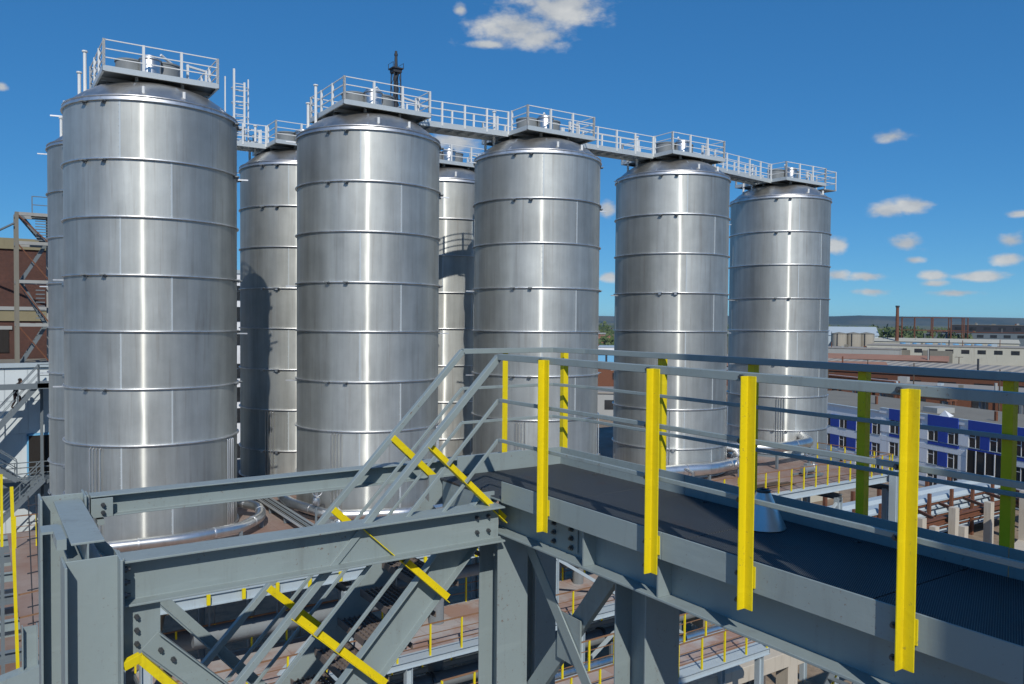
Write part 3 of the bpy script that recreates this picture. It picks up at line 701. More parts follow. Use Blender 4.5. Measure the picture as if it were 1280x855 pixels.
# ================================================================ TANK PLATFORM AND LOWER LEVELS
pf = thing('tank_platform', (22, 24, -8.4), 'red-brown plated platform with grey edge beams under the tanks', 'platform')
X0, X1, YA, YB = 3.2, 40.4, 24.0, 46.0
DPM = MB().box(0, 1.54, 0, 3.66, -.04, -.004).mesh('deck_plate', 'deck_red')
i = 0; x = X0 + .05
while x < X1 - .5:
    y = YA + .06
    while y < YB - .5:
        o = inst('deck_plate', DPM, pf, (x, y, -8.0 + random.uniform(-.006, .0))); y += 3.67
    x += 1.55
part('edge_beam', MB().ibeam((X0, YA, -8.17), (X1, YA, -8.17), .18, .34, .012, .018), 'light_grey', pf)
part('edge_beam', MB().ibeam((X1, YA + .1, -8.17), (X1, YB, -8.17), .18, .34, .012, .018), 'light_grey', pf)
part('edge_beam', MB().ibeam((X0, YA + .1, -8.17), (X0, YB, -8.17), .18, .34, .012, .018), 'light_grey', pf)
part('kerb_plate', MB().box(X0, X1, YA - .09, YA + .25, -7.998, -7.985), 'light_grey', pf)
for y in (29.2, 35.2, 38.5, 44.5): part('deck_beam', MB().ibeam((X0 + .1, y, -8.35), (X1 - .1, y, -8.35), .2, .5, .012, .02), 'grey_dark', pf)
for x in (3.9, 9.9, 18.2, 26.9, 36.0, 40.2): part('deck_beam', MB().ibeam((x, YA + .1, -8.75), (x, YB - .1, -8.75), .2, .3, .012, .02), 'grey_dark', pf)
COLM = MB().ibeam((0, 0, 0), (0, 0, 12.2), .3, .3, .014, .02).mesh('column', 'light_grey')
for x in (3.9, 9.9, 18.2, 26.9, 36.0, 40.2):
    for y in (24.3, 29.2, 35.2, 44.5): inst('column', COLM, pf, (x, y, GROUND))
for x0, x1 in ((3.9, 9.9), (18.2, 26.9), (26.9, 36.0)):
    part('brace', MB().bar((x0, 24.3, -9.0), (x1, 24.3, -14.5), .12, .12), 'light_grey', pf)
    part('brace', MB().bar((x1, 24.3, -9.0), (x0, 24.3, -14.5), .12, .12), 'light_grey', pf)
def yellow_rail(p0, p1, n, label, h=1.05):
    t = thing('yellow_railing', lerp(p0, p1, .5), label, 'railing', 'yellow railings round the lower decks')
    rail_run(t, p0, p1, n, h, (h * .35, h * .68), 'yellow', 'rail_rust', .055, .022)
    part('handrail', MB().bar((p0[0], p0[1], p0[2] + h), (p1[0], p1[1], p1[2] + h), .04, .04), 'rail_rust', t)
yellow_rail((26.4, 24.05, -7.985), (40.3, 24.05, -7.985), 15, 'yellow post railing on the platform edge before the last tank')
yellow_rail((40.3, 24.2, -7.985), (40.3, 28.6, -7.985), 5, 'short yellow railing at the right end of the tank platform')
# stubs of a cut-down railing along the rest of the edge
stb = thing('railing_stubs', (14, 24.0, -8.3), 'row of short yellow stubs bolted along the platform edge left of centre', 'railing stubs')
SM = MB().box(-.05, .05, -.035, .035, -.3, .0).mesh('stub', 'yellow')
for i in range(22): inst('stub', SM, stb, (4.5 + i * 1.0, 23.87, -7.99))
# round base of the last tank
mono('tank_plinth', MB().lathe((42.2, 33.0, -8.0), [(.02, -.0), (3.75, -.0), (3.8, -.05), (3.8, -.5), (.02, -.5)], 56).tube([(42.2, 33, -21), (42.2, 33, -8.4)], 1.6, 24), 'grey_dark', (42.2, 33, GROUND), 'dark round plinth under the last tank on the right', 'plinth', smooth=True)

# lower walkways
def low_walk(x0, x1, y0, y1, z, label, nfront, cols):
    t = thing('lower_walkway', ((x0 + x1) / 2, (y0 + y1) / 2, GROUND), label, 'walkway', 'plated walkways below the tank platform')
    nx = max(2, round((x1 - x0) / 1.5))
    me = MB().box(.006, (x1 - x0) / nx - .006, .05, (y1 - y0) / 2 - .006, -.035, 0).mesh('deck_plate', 'deck_pink')
    for i in range(nx):
        for j in range(2): inst('deck_plate', me, t, (x0 + (x1 - x0) * i / nx, y0 + (y1 - y0) / 2 * j, z))
    for y in (y0, y1): part('edge_beam', MB().ibeam((x0, y, z - .09), (x1, y, z - .09), .12, .22, .01, .014), 'light_grey', t)
    part('kerb_plate', MB().box(x0, x1, y0 - .06, y0 + .55, z + .002, z + .012), 'light_grey', t)
    for i in range(nx + 1): part('cross_beam', MB().bar((x0 + (x1 - x0) * i / nx, y0, z - .12), (x0 + (x1 - x0) * i / nx, y1, z - .12), .08, .14), 'grey_dark', t)
    for x, y in cols: part('column', MB().ibeam((x, y, GROUND), (x, y, z - .2), .22, .22, .01, .014), 'light_grey', t)
    return t
low_walk(4.0, 26.5, 23.0, 26.8, -11.0, 'lower walkway with pinkish plates crossing behind the stair legs', 18, ((4.6, 23.1), (11.5, 23.1), (18.6, 23.1), (25.8, 23.1), (11.5, 26.7), (18.6, 26.7), (25.8, 26.7)))
yellow_rail((4.0, 23.02, -10.99), (26.4, 23.02, -10.99), 19, 'front yellow railing of the pinkish lower walkway')
yellow_rail((4.0, 26.75, -10.99), (26.4, 26.75, -10.99), 19, 'back yellow railing of the pinkish lower walkway')
low_walk(11.0, 23.0, 18.1, 20.0, -11.4, 'short lower walkway right of the big column under the main walkway', 10, ((12, 18.2), (18.1, 18.2), (22.6, 18.2), (12, 19.9), (22.6, 19.9)))
yellow_rail((11.0, 18.12, -11.39), (22.9, 18.12, -11.39), 11, 'front yellow railing of the short lower walkway')
yellow_rail((11.0, 19.95, -11.39), (22.9, 19.95, -11.39), 11, 'back yellow railing of the short lower walkway')
low_walk(4.0, 30.0, 27.6, 30.5, -13.6, 'deep lower walkway in the shade under the tanks', 10, ((9, 27.7), (16, 27.7), (23, 27.7), (29.5, 27.7), (9, 30.4), (29.5, 30.4)))
yellow_rail((4.0, 27.62, -13.59), (29.9, 27.62, -13.59), 20, 'yellow railing of the shaded walkway under the tanks')
low_walk(2.0, 22.0, 21.3, 22.6, -14.2, 'narrow walkway below the pinkish one', 10, ((4, 21.4), (12, 21.4), (20, 21.4)))
yellow_rail((2.0, 21.32, -14.19), (21.9, 21.32, -14.19), 17, 'yellow railing of the narrow lowest walkway')
# front column standing by the short walkway, tank feed pumps and pipes in the shade
mono('steel_column', MB().ibeam((17.55, 19.4, GROUND), (17.55, 19.4, -8.6), .32, .32, .014, .02).box(17.2, 17.9, 19.05, 19.75, GROUND, GROUND + .05), 'light_grey', (17.55, 19.4, GROUND), 'pale steel column standing behind the big column under the walkway', 'column')
for i, (x, y0_, z, r_, lab) in enumerate(((9.9, 25.5, -9.8, .28, 'thick dark pipe hung below the left part of the platform'), (6.2, 27.0, -10.4, .35, 'fat insulated pipe under the nearest tank'), (17.0, 26.2, -9.6, .22, 'dark pipe below the platform behind the stair'), (24.5, 26.0, -9.9, .3, 'dark pipe run under the middle tank'))):
    mb = MB().tube([(x - 4.5, y0_, z), (x + 3.2, y0_, z), (x + 3.9, y0_, z - .5), (x + 3.9, y0_, z - 3.2)], r_, 14)
    for j in range(4): mb.tube([(x - 4 + j * 2.1, y0_, z + r_ - .02), (x - 4 + j * 2.1, y0_, -8.5)], .03, 6)
    mono('under_pipe', mb, 'under_plate', (x, y0_, z - 3.2), lab, 'pipe', 'pipes in the shade under the platform', smooth=True)
# pipe runs and trays crossing in front of the lower decks
for i, (y, z, r_, x0, x1, mt, lab) in enumerate(((21.9, -12.3, .14, 5.0, 27.0, 'pipe_steel', 'shiny thin pipe run just below the pinkish lower walkway'), (22.2, -12.75, .2, 5.0, 27.0, 'grey_paint', 'grey pipe run below the shiny one under the lower walkway'), (20.8, -15.2, .24, 3.5, 24.0, 'rust', 'rusty pipe run near the ground below the stair'), (25.0, -12.9, .3, 4.5, 30.0, 'under_plate', 'dark thick pipe run under the pinkish lower walkway'))):
    t = thing('pipe_run', ((x0 + x1) / 2, y, GROUND), lab, 'pipe', 'pipe runs below the lower walkways')
    part('pipe', MB().tube([(x0, y, z), (x1, y, z), (x1 + .4, y, z - .4), (x1 + .4, y, GROUND + .05)], r_, 12), mt, t, True)
    for q in range(7):
        x = x0 + 1 + (x1 - x0 - 2) * q / 6
        part('flange', MB().tube([(x - .05, y, z), (x + .05, y, z)], r_ + .07, 14), 'bolt', t, True); part('stand', MB().box(x + .5, x + .62, y - .06, y + .06, GROUND, z - r_ * .7), 'grey_dark', t)
# bright insulated pipes round the feet of the tanks
def ipipe(pts, r_, lab, feet):
    q = [Vector(p) for p in pts]; sm = [q[0]]
    for i in range(1, len(q) - 1):
        a = q[i] + (q[i - 1] - q[i]).normalized() * min(.45, (q[i - 1] - q[i]).length * .45); b = q[i] + (q[i + 1] - q[i]).normalized() * min(.45, (q[i + 1] - q[i]).length * .45)
        for s_ in (0, .34, .67, 1): sm.append(a.lerp(q[i], s_).lerp(q[i].lerp(b, s_), s_))
    sm.append(q[-1])
    t = thing('insulated_pipe', (pts[0][0], pts[0][1], -8.0), lab, 'pipe', 'bright insulated pipes at the feet of the tanks')
    part('pipe', MB().tube(sm, r_, 18), 'pipe_steel', t, True)
    for p in q[1:-1]:
        part('support', MB().box(p.x - .06, p.x + .06, p.y - .06, p.y + .06, -8.0, p.z - r_ * .6), 'grey_dark', t)
    for i in range(len(q) - 1):
        d = (q[i + 1] - q[i]); L = d.length; d.normalize(); mm = q[i] + d * (L * .55)
        part('band', MB().tube([mm - d * .03, mm + d * .03], r_ + .012, 18), 'hoop_steel', t, True)
    return t
ipipe([(2.9, 29.3, -7.62), (5.75, 29.0, -7.62), (7.9, 29.4, -7.6), (9.0, 30.6, -7.6), (9.3, 31.9, -7.5), (8.55, 32.9, -7.4)], .19, 'bright pipe bending round the foot of the nearest tank', 3)
ipipe([(10.6, 33.9, -7.3), (10.45, 31.9, -7.45), (11.3, 29.4, -7.6), (14.0, 28.4, -7.62), (17.8, 28.9, -7.6)], .2, 'bright pipe wrapping the foot of the second front tank', 3)
ipipe([(27.6, 28.6, -7.4), (30.6, 27.9, -7.4), (33.6, 28.3, -7.4), (34.9, 30.2, -7.3), (34.6, 31.6, -7.2)], .30, 'bright pipe curving round the foot of the fourth tank', 3)
ipipe([(33.4, 30.2, -6.85), (36.2, 28.2, -6.85), (39.4, 28.5, -6.85), (40.6, 29.6, -6.85), (41.2, 30.5, -6.8)], .27, 'bright pipe passing in front of the last tank', 3)
ipipe([(19.0, 28.6, -7.5), (22.4, 28.0, -7.55), (25.2, 28.7, -7.5), (26.2, 30.4, -7.4), (25.4, 31.5, -7.3)], .17, 'bright pipe at the foot of the middle front tank', 3)
# valves at the tank feet
def valve(x, y, z, lab):
    t = thing('valve', (x, y, -8.0), lab, 'valve', 'valves on the tank pipes')
    part('body', MB().lathe((x, y, z), [(.02, -.16), (.14, -.14), (.17, 0), (.14, .14), (.06, .2), (.06, .34), (.02, .36)], 20), 'pipe_steel', t, True)
    part('stand', MB().tube([(x, y, -8.0), (x, y, z - .1)], .05, 10), 'grey_dark', t, True)
    pts = [(x + .2 * math.cos(a * PI / 8), y - .12 + .0 * a, z + .42 + .2 * math.sin(a * PI / 8)) for a in range(17)]
    part('handwheel', MB().tube(pts, .022, 8, False).bar((x - .2, y - .12, z + .42), (x + .2, y - .12, z + .42), .02, .02).bar((x, y - .12, z + .22), (x, y - .12, z + .62), .02, .02), 'pipe_steel', t, True)
    part('spindle', MB().tube([(x, y, z + .42), (x, y - .14, z + .42)], .03, 8).tube([(x, y, z + .3), (x, y, z + .44)], .035, 8), 'bolt', t, True)
valve(8.9, 34.6, -6.7, 'steel valve with handwheel beside the nearest tank')
valve(10.9, 29.9, -7.1, 'valve on the pipe before the second front tank')
valve(32.4, 27.6, -7.3, 'valve on the pipe before the fourth tank')
def pump(x, y, lab, rz=0):
    t = thing('pump_unit', (x, y, -8.0), lab, 'pump', 'pump units standing on the tank platform')
    z = -8.0
    part('frame', MB().bar((x - .75, y - .35, z + .1), (x + .75, y - .35, z + .1), .1, .1).bar((x - .75, y + .35, z + .1), (x + .75, y + .35, z + .1), .1, .1).bar((x - .65, y - .35, z + .1), (x - .05, y - .05, z + .55), .06, .06).bar((x + .65, y - .35, z + .1), (x + .05, y - .05, z + .55), .06, .06), 'grey_dark', t)
    part('motor', MB().tube([(x - .45, y, z + .38), (x + .25, y, z + .38)], .2, 16).box(x - .25, x + .05, y - .1, y + .1, z + .56, z + .68), 'under_plate', t, True)
    part('pump_head', MB().lathe((x + .45, y, z + .38), [(.02, -.22), (.2, -.2), (.25, 0), (.2, .2), (.02, .22)], 18), 'pipe_steel', t, True)
    part('outlet', MB().tube([(x + .45, y, z + .5), (x + .45, y, z + .9), (x + .45, y + .5, z + 1.0)], .07, 10), 'pipe_steel', t, True)
pump(10.6, 27.9, 'dark pump unit on the deck before the second tank')
pump(18.6, 27.4, 'pump unit on the deck between the second and middle tanks')
pump(27.4, 26.4, 'pump unit on the deck left of the fourth tank')
pump(35.9, 26.0, 'pump unit on the deck between the last two tanks')
for x, y0_, y1_, lab in ((10.1, 24.6, 35.5, 'grey cable tray running back between the first two tanks'), (26.9, 24.6, 36.0, 'grey cable tray running back between the middle and fourth tanks')):
    t = thing('cable_tray', (x, 30, -8.0), lab, 'cable tray', 'cable trays on the tank platform')
    part('tray', MB().prof((x, y0_, -7.72), (x, y1_, -7.72), [(-.25, 0), (.25, 0), (.25, .1), (.24, .1), (.24, .01), (-.24, .01), (-.24, .1), (-.25, .1)]), 'galv', t)
    for q in range(4): part('cable', MB().tube([(x - .17 + q * .11, y0_, -7.68), (x - .15 + q * .11, y1_, -7.68)], .025, 6), ('mast_dark', 'black_lug', 'grey_dark', 'mast_dark')[q], t, True)
    for q in range(6): part('foot', MB().box(x - .2, x + .2, y0_ + .4 + q * 1.9, y0_ + .46 + q * 1.9, -8.0, -7.72), 'grey_dark', t)
for x, y, w_, lab in ((9.2, 26.0, 1.5, 'loose brown boards on the deck before the nearest tank'), (20.6, 25.2, 1.2, 'loose boards on the deck before the middle tank'), (32.0, 25.3, 1.6, 'loose boards on the deck before the fourth tank')):
    t = thing('board_pile', (x, y, -8.0), lab, 'boards', 'loose boards on the tank platform')
    for q in range(4): part('board', MB().bar((x - w_, y + q * .12 - .2, -7.97 + .05 * (q % 2)), (x + w_ - q * .2, y + q * .17 - .2, -7.97 + .05 * (q % 2)), .2, .045), 'bark', t)

# pale concrete beams lower right
t = thing('concrete_trestle', (26.9, 20.4, GROUND), 'beige concrete beams on a column below the walkway at bottom right', 'concrete trestle')
part('beam', MB().box(12.5, 26.6, 19.95, 20.75, -13.6, -13.0), 'concrete', t, bev=.02); part('beam', MB().box(27.2, 44.0, 20.0, 20.7, -13.7, -13.05), 'concrete', t, bev=.02)
part('column', MB().box(26.6, 27.2, 20.0, 20.6, GROUND, -12.6), 'concrete', t, bev=.02); part('column', MB().box(43.8, 44.4, 20.0, 20.6, GROUND, -12.6), 'concrete', t, bev=.02)
part('column', MB().box(12.3, 12.9, 20.0, 20.6, GROUND, -13.62), 'concrete', t, bev=.02)
part('cross_beam', MB().box(26.65, 27.15, 20.6, 29.0, -13.6, -13.1), 'concrete', t, bev=.02)
mono('brick_pier', MB().box(24.1, 25.1, 20.9, 22.2, -14.4, -12.6).box(24.0, 25.2, 20.8, 22.3, -12.6, -12.45).box(24.2, 25.0, 21, 22.1, GROUND, -14.38), 'rust', (24.6, 21.5, GROUND), 'rusty brown block at the end of the short lower walkway', 'block')
t = thing('yard_stair', (30.5, 20.4, GROUND), 'dark stair with yellow handrails low at the bottom right', 'stair')
for y in (19.2, 20.3):
    part('stringer', MB().bar((30.2, y, -14.4), (27.6, y + 1.4, -21), .08, .25), 'grey_dark', t)
    part('handrail', MB().bar((31.1, y, -13.9), (28.6, y + 1.4, -20.2), .06, .06), 'yellow', t)
    for q in (0, .25, .5): a = lerp((30.6, y, -14.4), (28.0, y + 1.4, -21), q); part('post', MB().bar(a, (a[0] + .55, a[1], a[2] + .6), .07, .07), 'yellow', t)
for i in range(16):
    a = lerp((30.2, 19.75, -14.4), (27.6, 21.15, -21), (i + .5) / 16); part('tread', MB().box(a[0] - .16, a[0] + .16, a[1] - .55, a[1] + .55, a[2] - .03, a[2]), 'grey_dark', t)
part('landing', MB().box(30.2, 32.6, 19.1, 20.4, -14.45, -14.38), 'grey_dark', t); part('leg', MB().box(32.4, 32.55, 19.2, 19.35, GROUND, -14.45), 'grey_dark', t)

# ---------------------------------------------------------------- left edge: lower stair tower by the frame
t = thing('ladder_tower', (.4, 14, GROUND), 'yellow stiled ladder with dark mesh cage left of the stair frame', 'ladder')
part('stile', MB().bar((.42, 14.0, -2.55), (.50, 14.0, -6.2), .045, .045), 'yellow', t); part('stile', MB().bar((.50, 14.0, -6.2), (.50, 14.0, GROUND), .045, .045), 'yellow', t)
part('stile', MB().bar((.30, 14.3, -2.4), (.30, 14.3, -3.5), .035, .035), 'yellow', t); part('stile', MB().bar((.30, 14.3, -3.5), (.30, 14.3, GROUND), .05, .05), 'grey_dark', t)
for i in range(12): part('mesh_wire', MB().bar((.62, 14.2, -2.9 - i * .26), (1.02, 14.2, -2.86 - i * .26), .016, .016), 'mast_dark', t)
for i in range(4): part('mesh_wire', MB().bar((.64 + i * .1, 14.21, -2.75), (.72 + i * .1, 14.21, -GROUND * -0.27), .016, .016), 'mast_dark', t)
for i in range(3): part('rung', MB().bar((.5, 14.05, -4.2 - i * .35), (1.15, 14.05, -4.15 - i * .35), .02, .02), 'rail_rust', t)
part('pole', MB().box(.95, 1.01, 14.15, 14.21, GROUND, -2.8), 'mast_dark', t)
mono('steel_column', MB().ibeam((.62, 13.6, GROUND), (.62, 13.6, -4.55), .2, .2, .01, .014).bar((-.4, 13.55, -5.5), (.9, 13.55, -5.2), .25, .25).bar((.3, 13.6, GROUND + .02), (.94, 13.6, GROUND + .02), .64, .04), 'grey_paint', (.62, 13.6, GROUND), 'short grey column low at the left edge beside the yellow ladder', 'column')
# open steel floor left of the tank platform
t = thing('steel_floor_frame', (0, 26, GROUND), 'open grey floor beams over brown ground at the left edge', 'steel frame')
for i in range(9): part('beam', MB().ibeam((-6, 17.5 + i * 2.6, -9.2), (2.6, 17.5 + i * 2.6, -9.2), .2, .3, .012, .018), 'grey_dark' if i % 2 else 'grey_paint', t)
for x in (-5.6, 2.3):
    part('beam', MB().ibeam((x, 17, -9.5), (x, 39, -9.5), .2, .3, .012, .018), 'grey_paint', t)
    for y in (18, 25, 32, 38): part('column', MB().ibeam((x, y, GROUND), (x, y, -9.65), .24, .24, .012, .018), 'grey_paint', t)
yellow_rail((1.2, 36.2, -9.05), (2.6, 36.2, -9.05), 2, 'yellow railing beside the hidden tank at the left edge', 1.3)
mono('plank_floor', MB().box(1.0, 2.55, 24.0, 38.6, -9.04, -8.99), 'deck_red', (1.8, 31, -9.04), 'narrow rusty floor strip left of the tank platform', 'floor strip')

t = thing('low_shed', (-3, 40, GROUND), 'brown roofed low shed under the open floor beams at the left edge', 'building')
part('wall', MB().box(-14, 2.6, 30, 53.5, GROUND, -12.6), 'rust', t); part('roof', MB().box(-14.2, 2.8, 29.8, 53.6, -12.6, -12.4), 'deck_red', t)
for i in range(9): part('roof_rib', MB().box(-14.1, 2.7, 31 + i * 2.6, 31.2 + i * 2.6, -12.4, -12.1), ('grey_paint', 'grey_dark')[i % 2], t)
# ================================================================ LEFT BUILDINGS
# panel clad hall with outside stairs
t = thing('panel_hall', (-2, 62, GROUND), 'pale panel clad hall with a dark doorway at the left edge', 'building')
part('body', MB().box(-22, 7.4, 57.06, 65.8, GROUND, -3.15), 'panel_wall', t)
part('roof_edge', MB().box(-22.1, 7.5, 56.85, 57.3, -3.16, -2.9), 'light_grey', t)
part('roof', MB().box(-22, 7.4, 57.3, 65.8, -3.14, -3.05), 'tar_roof', t)
PANM = MB().box(.012, 1.188, -.05, .0, .012, 1.985).mesh('panel', 'panel_wall')
for i in range(13):
    for j in range(9):
        x = -8.2 + 1.2 * i; z = GROUND + 2 * j - .2
        if 2.5 < x + .6 < 4.2 and -10.5 < z + 1 < -7.6: continue
        inst('panel', PANM, t, (x, 57.06, z))
dr = part('doorway', MB().box(2.62, 3.86, 56.95, 57.05, -9.75, -7.35), 'door_dark', t)
part('door_frame', MB().box(2.52, 2.62, 56.93, 57.06, -9.75, -7.25).box(3.86, 3.96, 56.93, 57.06, -9.75, -7.25).box(2.52, 3.96, 56.93, 57.06, -7.35, -7.22), 'sky_blue', t)
part('wall_infill', MB().box(1.4, 2.5, 57.0, 57.06, -11, -7.2).box(3.97, 5.0, 57.0, 57.06, -11, -7.2).box(2.5, 3.97, 57.0, 57.06, -7.2, -7.1), 'panel_wall', t)
t = thing('outside_stair', (1, 55.6, GROUND), 'dark zigzag steel stair against the pale hall at the left', 'stair')
def flight(x0, z0, x1, z1, y):
    for yy_ in (y - .45, y + .45):
        part('stringer', MB().bar((x0, yy_, z0), (x1, yy_, z1), .06, .26), 'grey_dark', t)
        part('handrail', MB().bar((x0, yy_, z0 + 1.1), (x1, yy_, z1 + 1.1), .05, .05), 'grey_dark', t)
        part('rail', MB().bar((x0, yy_, z0 + .6), (x1, yy_, z1 + .6), .035, .035), 'grey_dark', t)
        for q in range(5): a = lerp((x0, yy_, z0), (x1, yy_, z1), q / 4); part('post', MB().box(a[0] - .025, a[0] + .025, yy_ - .025, yy_ + .025, a[2], a[2] + 1.1), 'grey_dark', t)
    n = int(abs(z1 - z0) / .2)
    for i in range(n): a = lerp((x0, y, z0), (x1, y, z1), (i + .5) / n); part('tread', MB().box(a[0] - .14, a[0] + .14, y - .44, y + .44, a[2] - .03, a[2] + .02), 'grey_dark', t)
flight(-1.2, -9.35, 3.1, -4.05, 55.6)
flight(-3.0, -5.6, 1.9, -9.5, 54.3)
flight(-1.5, -14.5, 3.2, -9.6, 54.3)
for (x0, x1, z) in ((3.0, 6.4, -4.0), (-9, -1.1, -9.4), (-1.5, 6.6, -9.8)):
    y0_ = 54.0 if z > -9.6 and z < -9 else (55.0 if z > -9 else 55.2)
    part('landing', MB().box(x0, x1, y0_, 56.7, z - .30, z), 'grey_dark', t)
    for zz in (.45, .8, 1.1): part('rail', MB().box(x0, x1, y0_, y0_ + .05, z + zz - .025, z + zz + .025), 'grey_dark', t)
    for q in range(int((x1 - x0) / 1.1) + 1): part('post', MB().box(x0 + q * 1.1, x0 + q * 1.1 + .05, y0_, y0_ + .05, z, z + 1.1), 'grey_dark', t)
    for x in (x0 + .2, x1 - .3): part('leg', MB().box(x, x + .16, 56.3, 56.46, GROUND, z - .28), 'grey_dark', t)
part('landing_beam', MB().box(-9, 6.4, 55.0, 55.12, -4.35, -4.02), 'grey_dark', t)
# person on the stair
def person(base, face):
    x, y, z = base; t = thing('person', base, 'person in dark clothes climbing the outside stair at the left edge', 'person')
    J = {'pel': (0, 0, .93, .13), 'sp': (.06, 0, 1.12, .135), 'ch': (.16, 0, 1.33, .15), 'nk': (.24, 0, 1.50, .06), 'hd': (.29, 0, 1.62, .095), 'ht': (.30, 0, 1.73, .07),
         'hl': (0, .1, .88, .095), 'kl': (.30, .1, .66, .07), 'al': (.22, .1, .30, .05), 'fl': (.36, .1, .24, .045),
         'hr': (0, -.1, .88, .095), 'kr': (.02, -.1, .46, .07), 'ar': (-.16, -.1, .09, .05), 'frr': (-.02, -.1, .03, .045),
         'sl': (.17, .2, 1.42, .065), 'el': (.22, .25, 1.14, .05), 'wl': (.44, .25, 1.08, .038), 'ml': (.52, .24, 1.10, .04),
         'sr': (.17, -.2, 1.42, .065), 'er': (.26, -.26, 1.15, .05), 'wr': (.48, -.28, 1.12, .038), 'mr': (.56, -.27, 1.14, .04)}
    E_ = [('pel', 'sp'), ('sp', 'ch'), ('ch', 'nk'), ('nk', 'hd'), ('hd', 'ht'), ('pel', 'hl'), ('hl', 'kl'), ('kl', 'al'), ('al', 'fl'), ('pel', 'hr'), ('hr', 'kr'), ('kr', 'ar'), ('ar', 'frr'), ('ch', 'sl'), ('sl', 'el'), ('el', 'wl'), ('wl', 'ml'), ('ch', 'sr'), ('sr', 'er'), ('er', 'wr'), ('wr', 'mr')]
    ks = list(J); me = bpy.data.meshes.new('body'); me.from_pydata([J[k_][:3] for k_ in ks], [(ks.index(a), ks.index(b)) for a, b in E_], [])
    o = bpy.data.objects.new('body', me); C.objects.link(o); o.parent = t; WL[o.name] = Vector(base); me.materials.append(MATS['cloth'])
    m = o.modifiers.new('skin', 'SKIN'); m.use_smooth_shade = True
    for i, k_ in enumerate(ks): me.skin_vertices[0].data[i].radius = (J[k_][3], J[k_][3])
    me.skin_vertices[0].data[0].use_root = True
    o.modifiers.new('sub', 'SUBSURF').levels = 2; o.modifiers['sub'].render_levels = 2
    part('face', MB().lathe((x + .33, y, z + 1.63), [(.01, -.12), (.055, -.09), (.075, 0), (.07, .05), (.02, .08)], 14), 'skin', t, True)
    part('hair', MB().lathe((x + .28, y, z + 1.66), [(.108, -.02), (.112, .03), (.09, .08), (.05, .115), (.01, .125)], 16), 'hair', t, True)
    return t
person((1.86, 55.6, -5.50), 0)
# stair tower on the hall roof
t = thing('roof_stair_tower', (3.0, 59.5, -3.05), 'rusty steel stair tower standing on the pale hall roof', 'stair tower')
tx0, tx1, ty0, ty1 = 2.15, 3.95, 58.6, 60.6
for x in (tx0, tx1):
    for y in (ty0, ty1): part('column', MB().box(x - .1, x + .1, y - .1, y + .1, -3.05, 6.4), 'tar_roof' if x == tx0 else 'grey_wall', t)
for z in (-.6, 2.1, 4.5, 6.3):
    for y in (ty0, ty1): part('beam', MB().box(tx0, tx1, y - .08, y + .08, z - .1, z + .1), 'grey_wall', t)
    for x in (tx0, tx1): part('beam', MB().box(x - .08, x + .08, ty0, ty1, z - .1, z + .1), 'grey_wall', t)
for z0, z1, s_ in ((-3.05, -.6, 1), (-.6, 2.1, -1), (2.1, 4.5, 1), (4.5, 6.3, -1)):
    a0, a1 = (tx0 + .2, tx1 - .2) if s_ > 0 else (tx1 - .2, tx0 + .2)
    for y in (59.1, 60.1): part('stringer', MB().bar((a0, y, z0), (a1, y, z1), .06, .2), 'grey_dark', t)
    for i in range(9): a = lerp((a0, 59.6, z0), (a1, 59.6, z1), (i + .5) / 9); part('tread', MB().box(a[0] - .12, a[0] + .12, 59.1, 60.1, a[2] - .02, a[2] + .02), 'grey_dark', t)
    part('brace', MB().bar((tx0, ty0 - .05, z1), (tx1, ty0 - .05, z0), .07, .07), 'rust', t)
for i in range(9): part('slat', MB().box(tx0 + 1.0, tx1 - .1, ty0 + .2, ty0 + .24, 4.7 + i * .17, 4.76 + i * .17), 'grey_dark', t)
for i in range(8): part('slat', MB().box(tx0 + 1.0, tx1 - .3, ty0 + .2, ty0 + .24, -.2 + i * .25, -.13 + i * .25), 'grey_dark', t)
rail_run(t, (3.0, 59.0, 6.4), (5.6, 59.0, 6.4), 3, 1.1, (.55, 1.08), 'grey_dark', 'grey_dark', .06, .05)
part('roof_bridge', MB().box(3.0, 6.5, 58.7, 60.4, 6.3, 6.4), 'grey_dark', t)
# brick block behind
t = thing('brick_block', (-6, 72, GROUND), 'dark red brick block with beige bands behind the stair tower', 'building')
part('wall', MB().box(-26, 7.0, 66.0, 80, GROUND, 4.6), 'brick_wall', t)
part('band', MB().box(-26.1, 7.1, 65.86, 80.1, 4.6, 5.35), 'dull_band', t); part('band', MB().box(-26, 7.05, 65.88, 66.0, -.4, .35), 'dull_band', t)
part('ledge', MB().box(-26, 7.05, 65.8, 66.0, .35, .6), 'grey_wall', t); part('lintel', MB().box(-2, 2.1, 65.9, 66.0, -1.0, -.75), 'grey_wall', t)
for x0, x1, z0, z1 in ((-3, .55, 1.9, 4.5), (-2.2, 1.9, -2.6, -1.0), (-9, -5, 1.9, 4.2), (-9, -5, -2.6, -1.0)):
    o = part('window', MB().box(x0, x1, 65.93, 66.02, z0, z1), 'door_dark', t)
part('stay', MB().bar((-1.5, 65.0, 4.0), (2.2, 60.0, 5.9), .1, .1), 'grey_dark', t)

# striped white building seen between the first tanks
t = thing('striped_block', (19, 72, GROUND), 'white block with dark window bands seen right of the nearest tank', 'building')
part('wall', MB().box(13.5, 25, 68, 80, GROUND, 3.6), 'white_wall', t)
part('parapet', MB().box(13.4, 25.1, 67.9, 80.1, 3.6, 3.9), 'light_grey', t)
z = 2.6
for j in range(8):
    if j in (3, 6): z -= 1.0
    f = part('window', MB().box(13.8, 24.7, 67.94, 68.02, z - 1.2, z), 'glass', t)
    for i in range(7): part('mullion', MB().box(13.8 + i * 1.8, 13.9 + i * 1.8, 67.9, 68.02, z - 1.2, z), 'window_frame', f)
    z -= 1.75 + (.2 if j % 2 else 0)

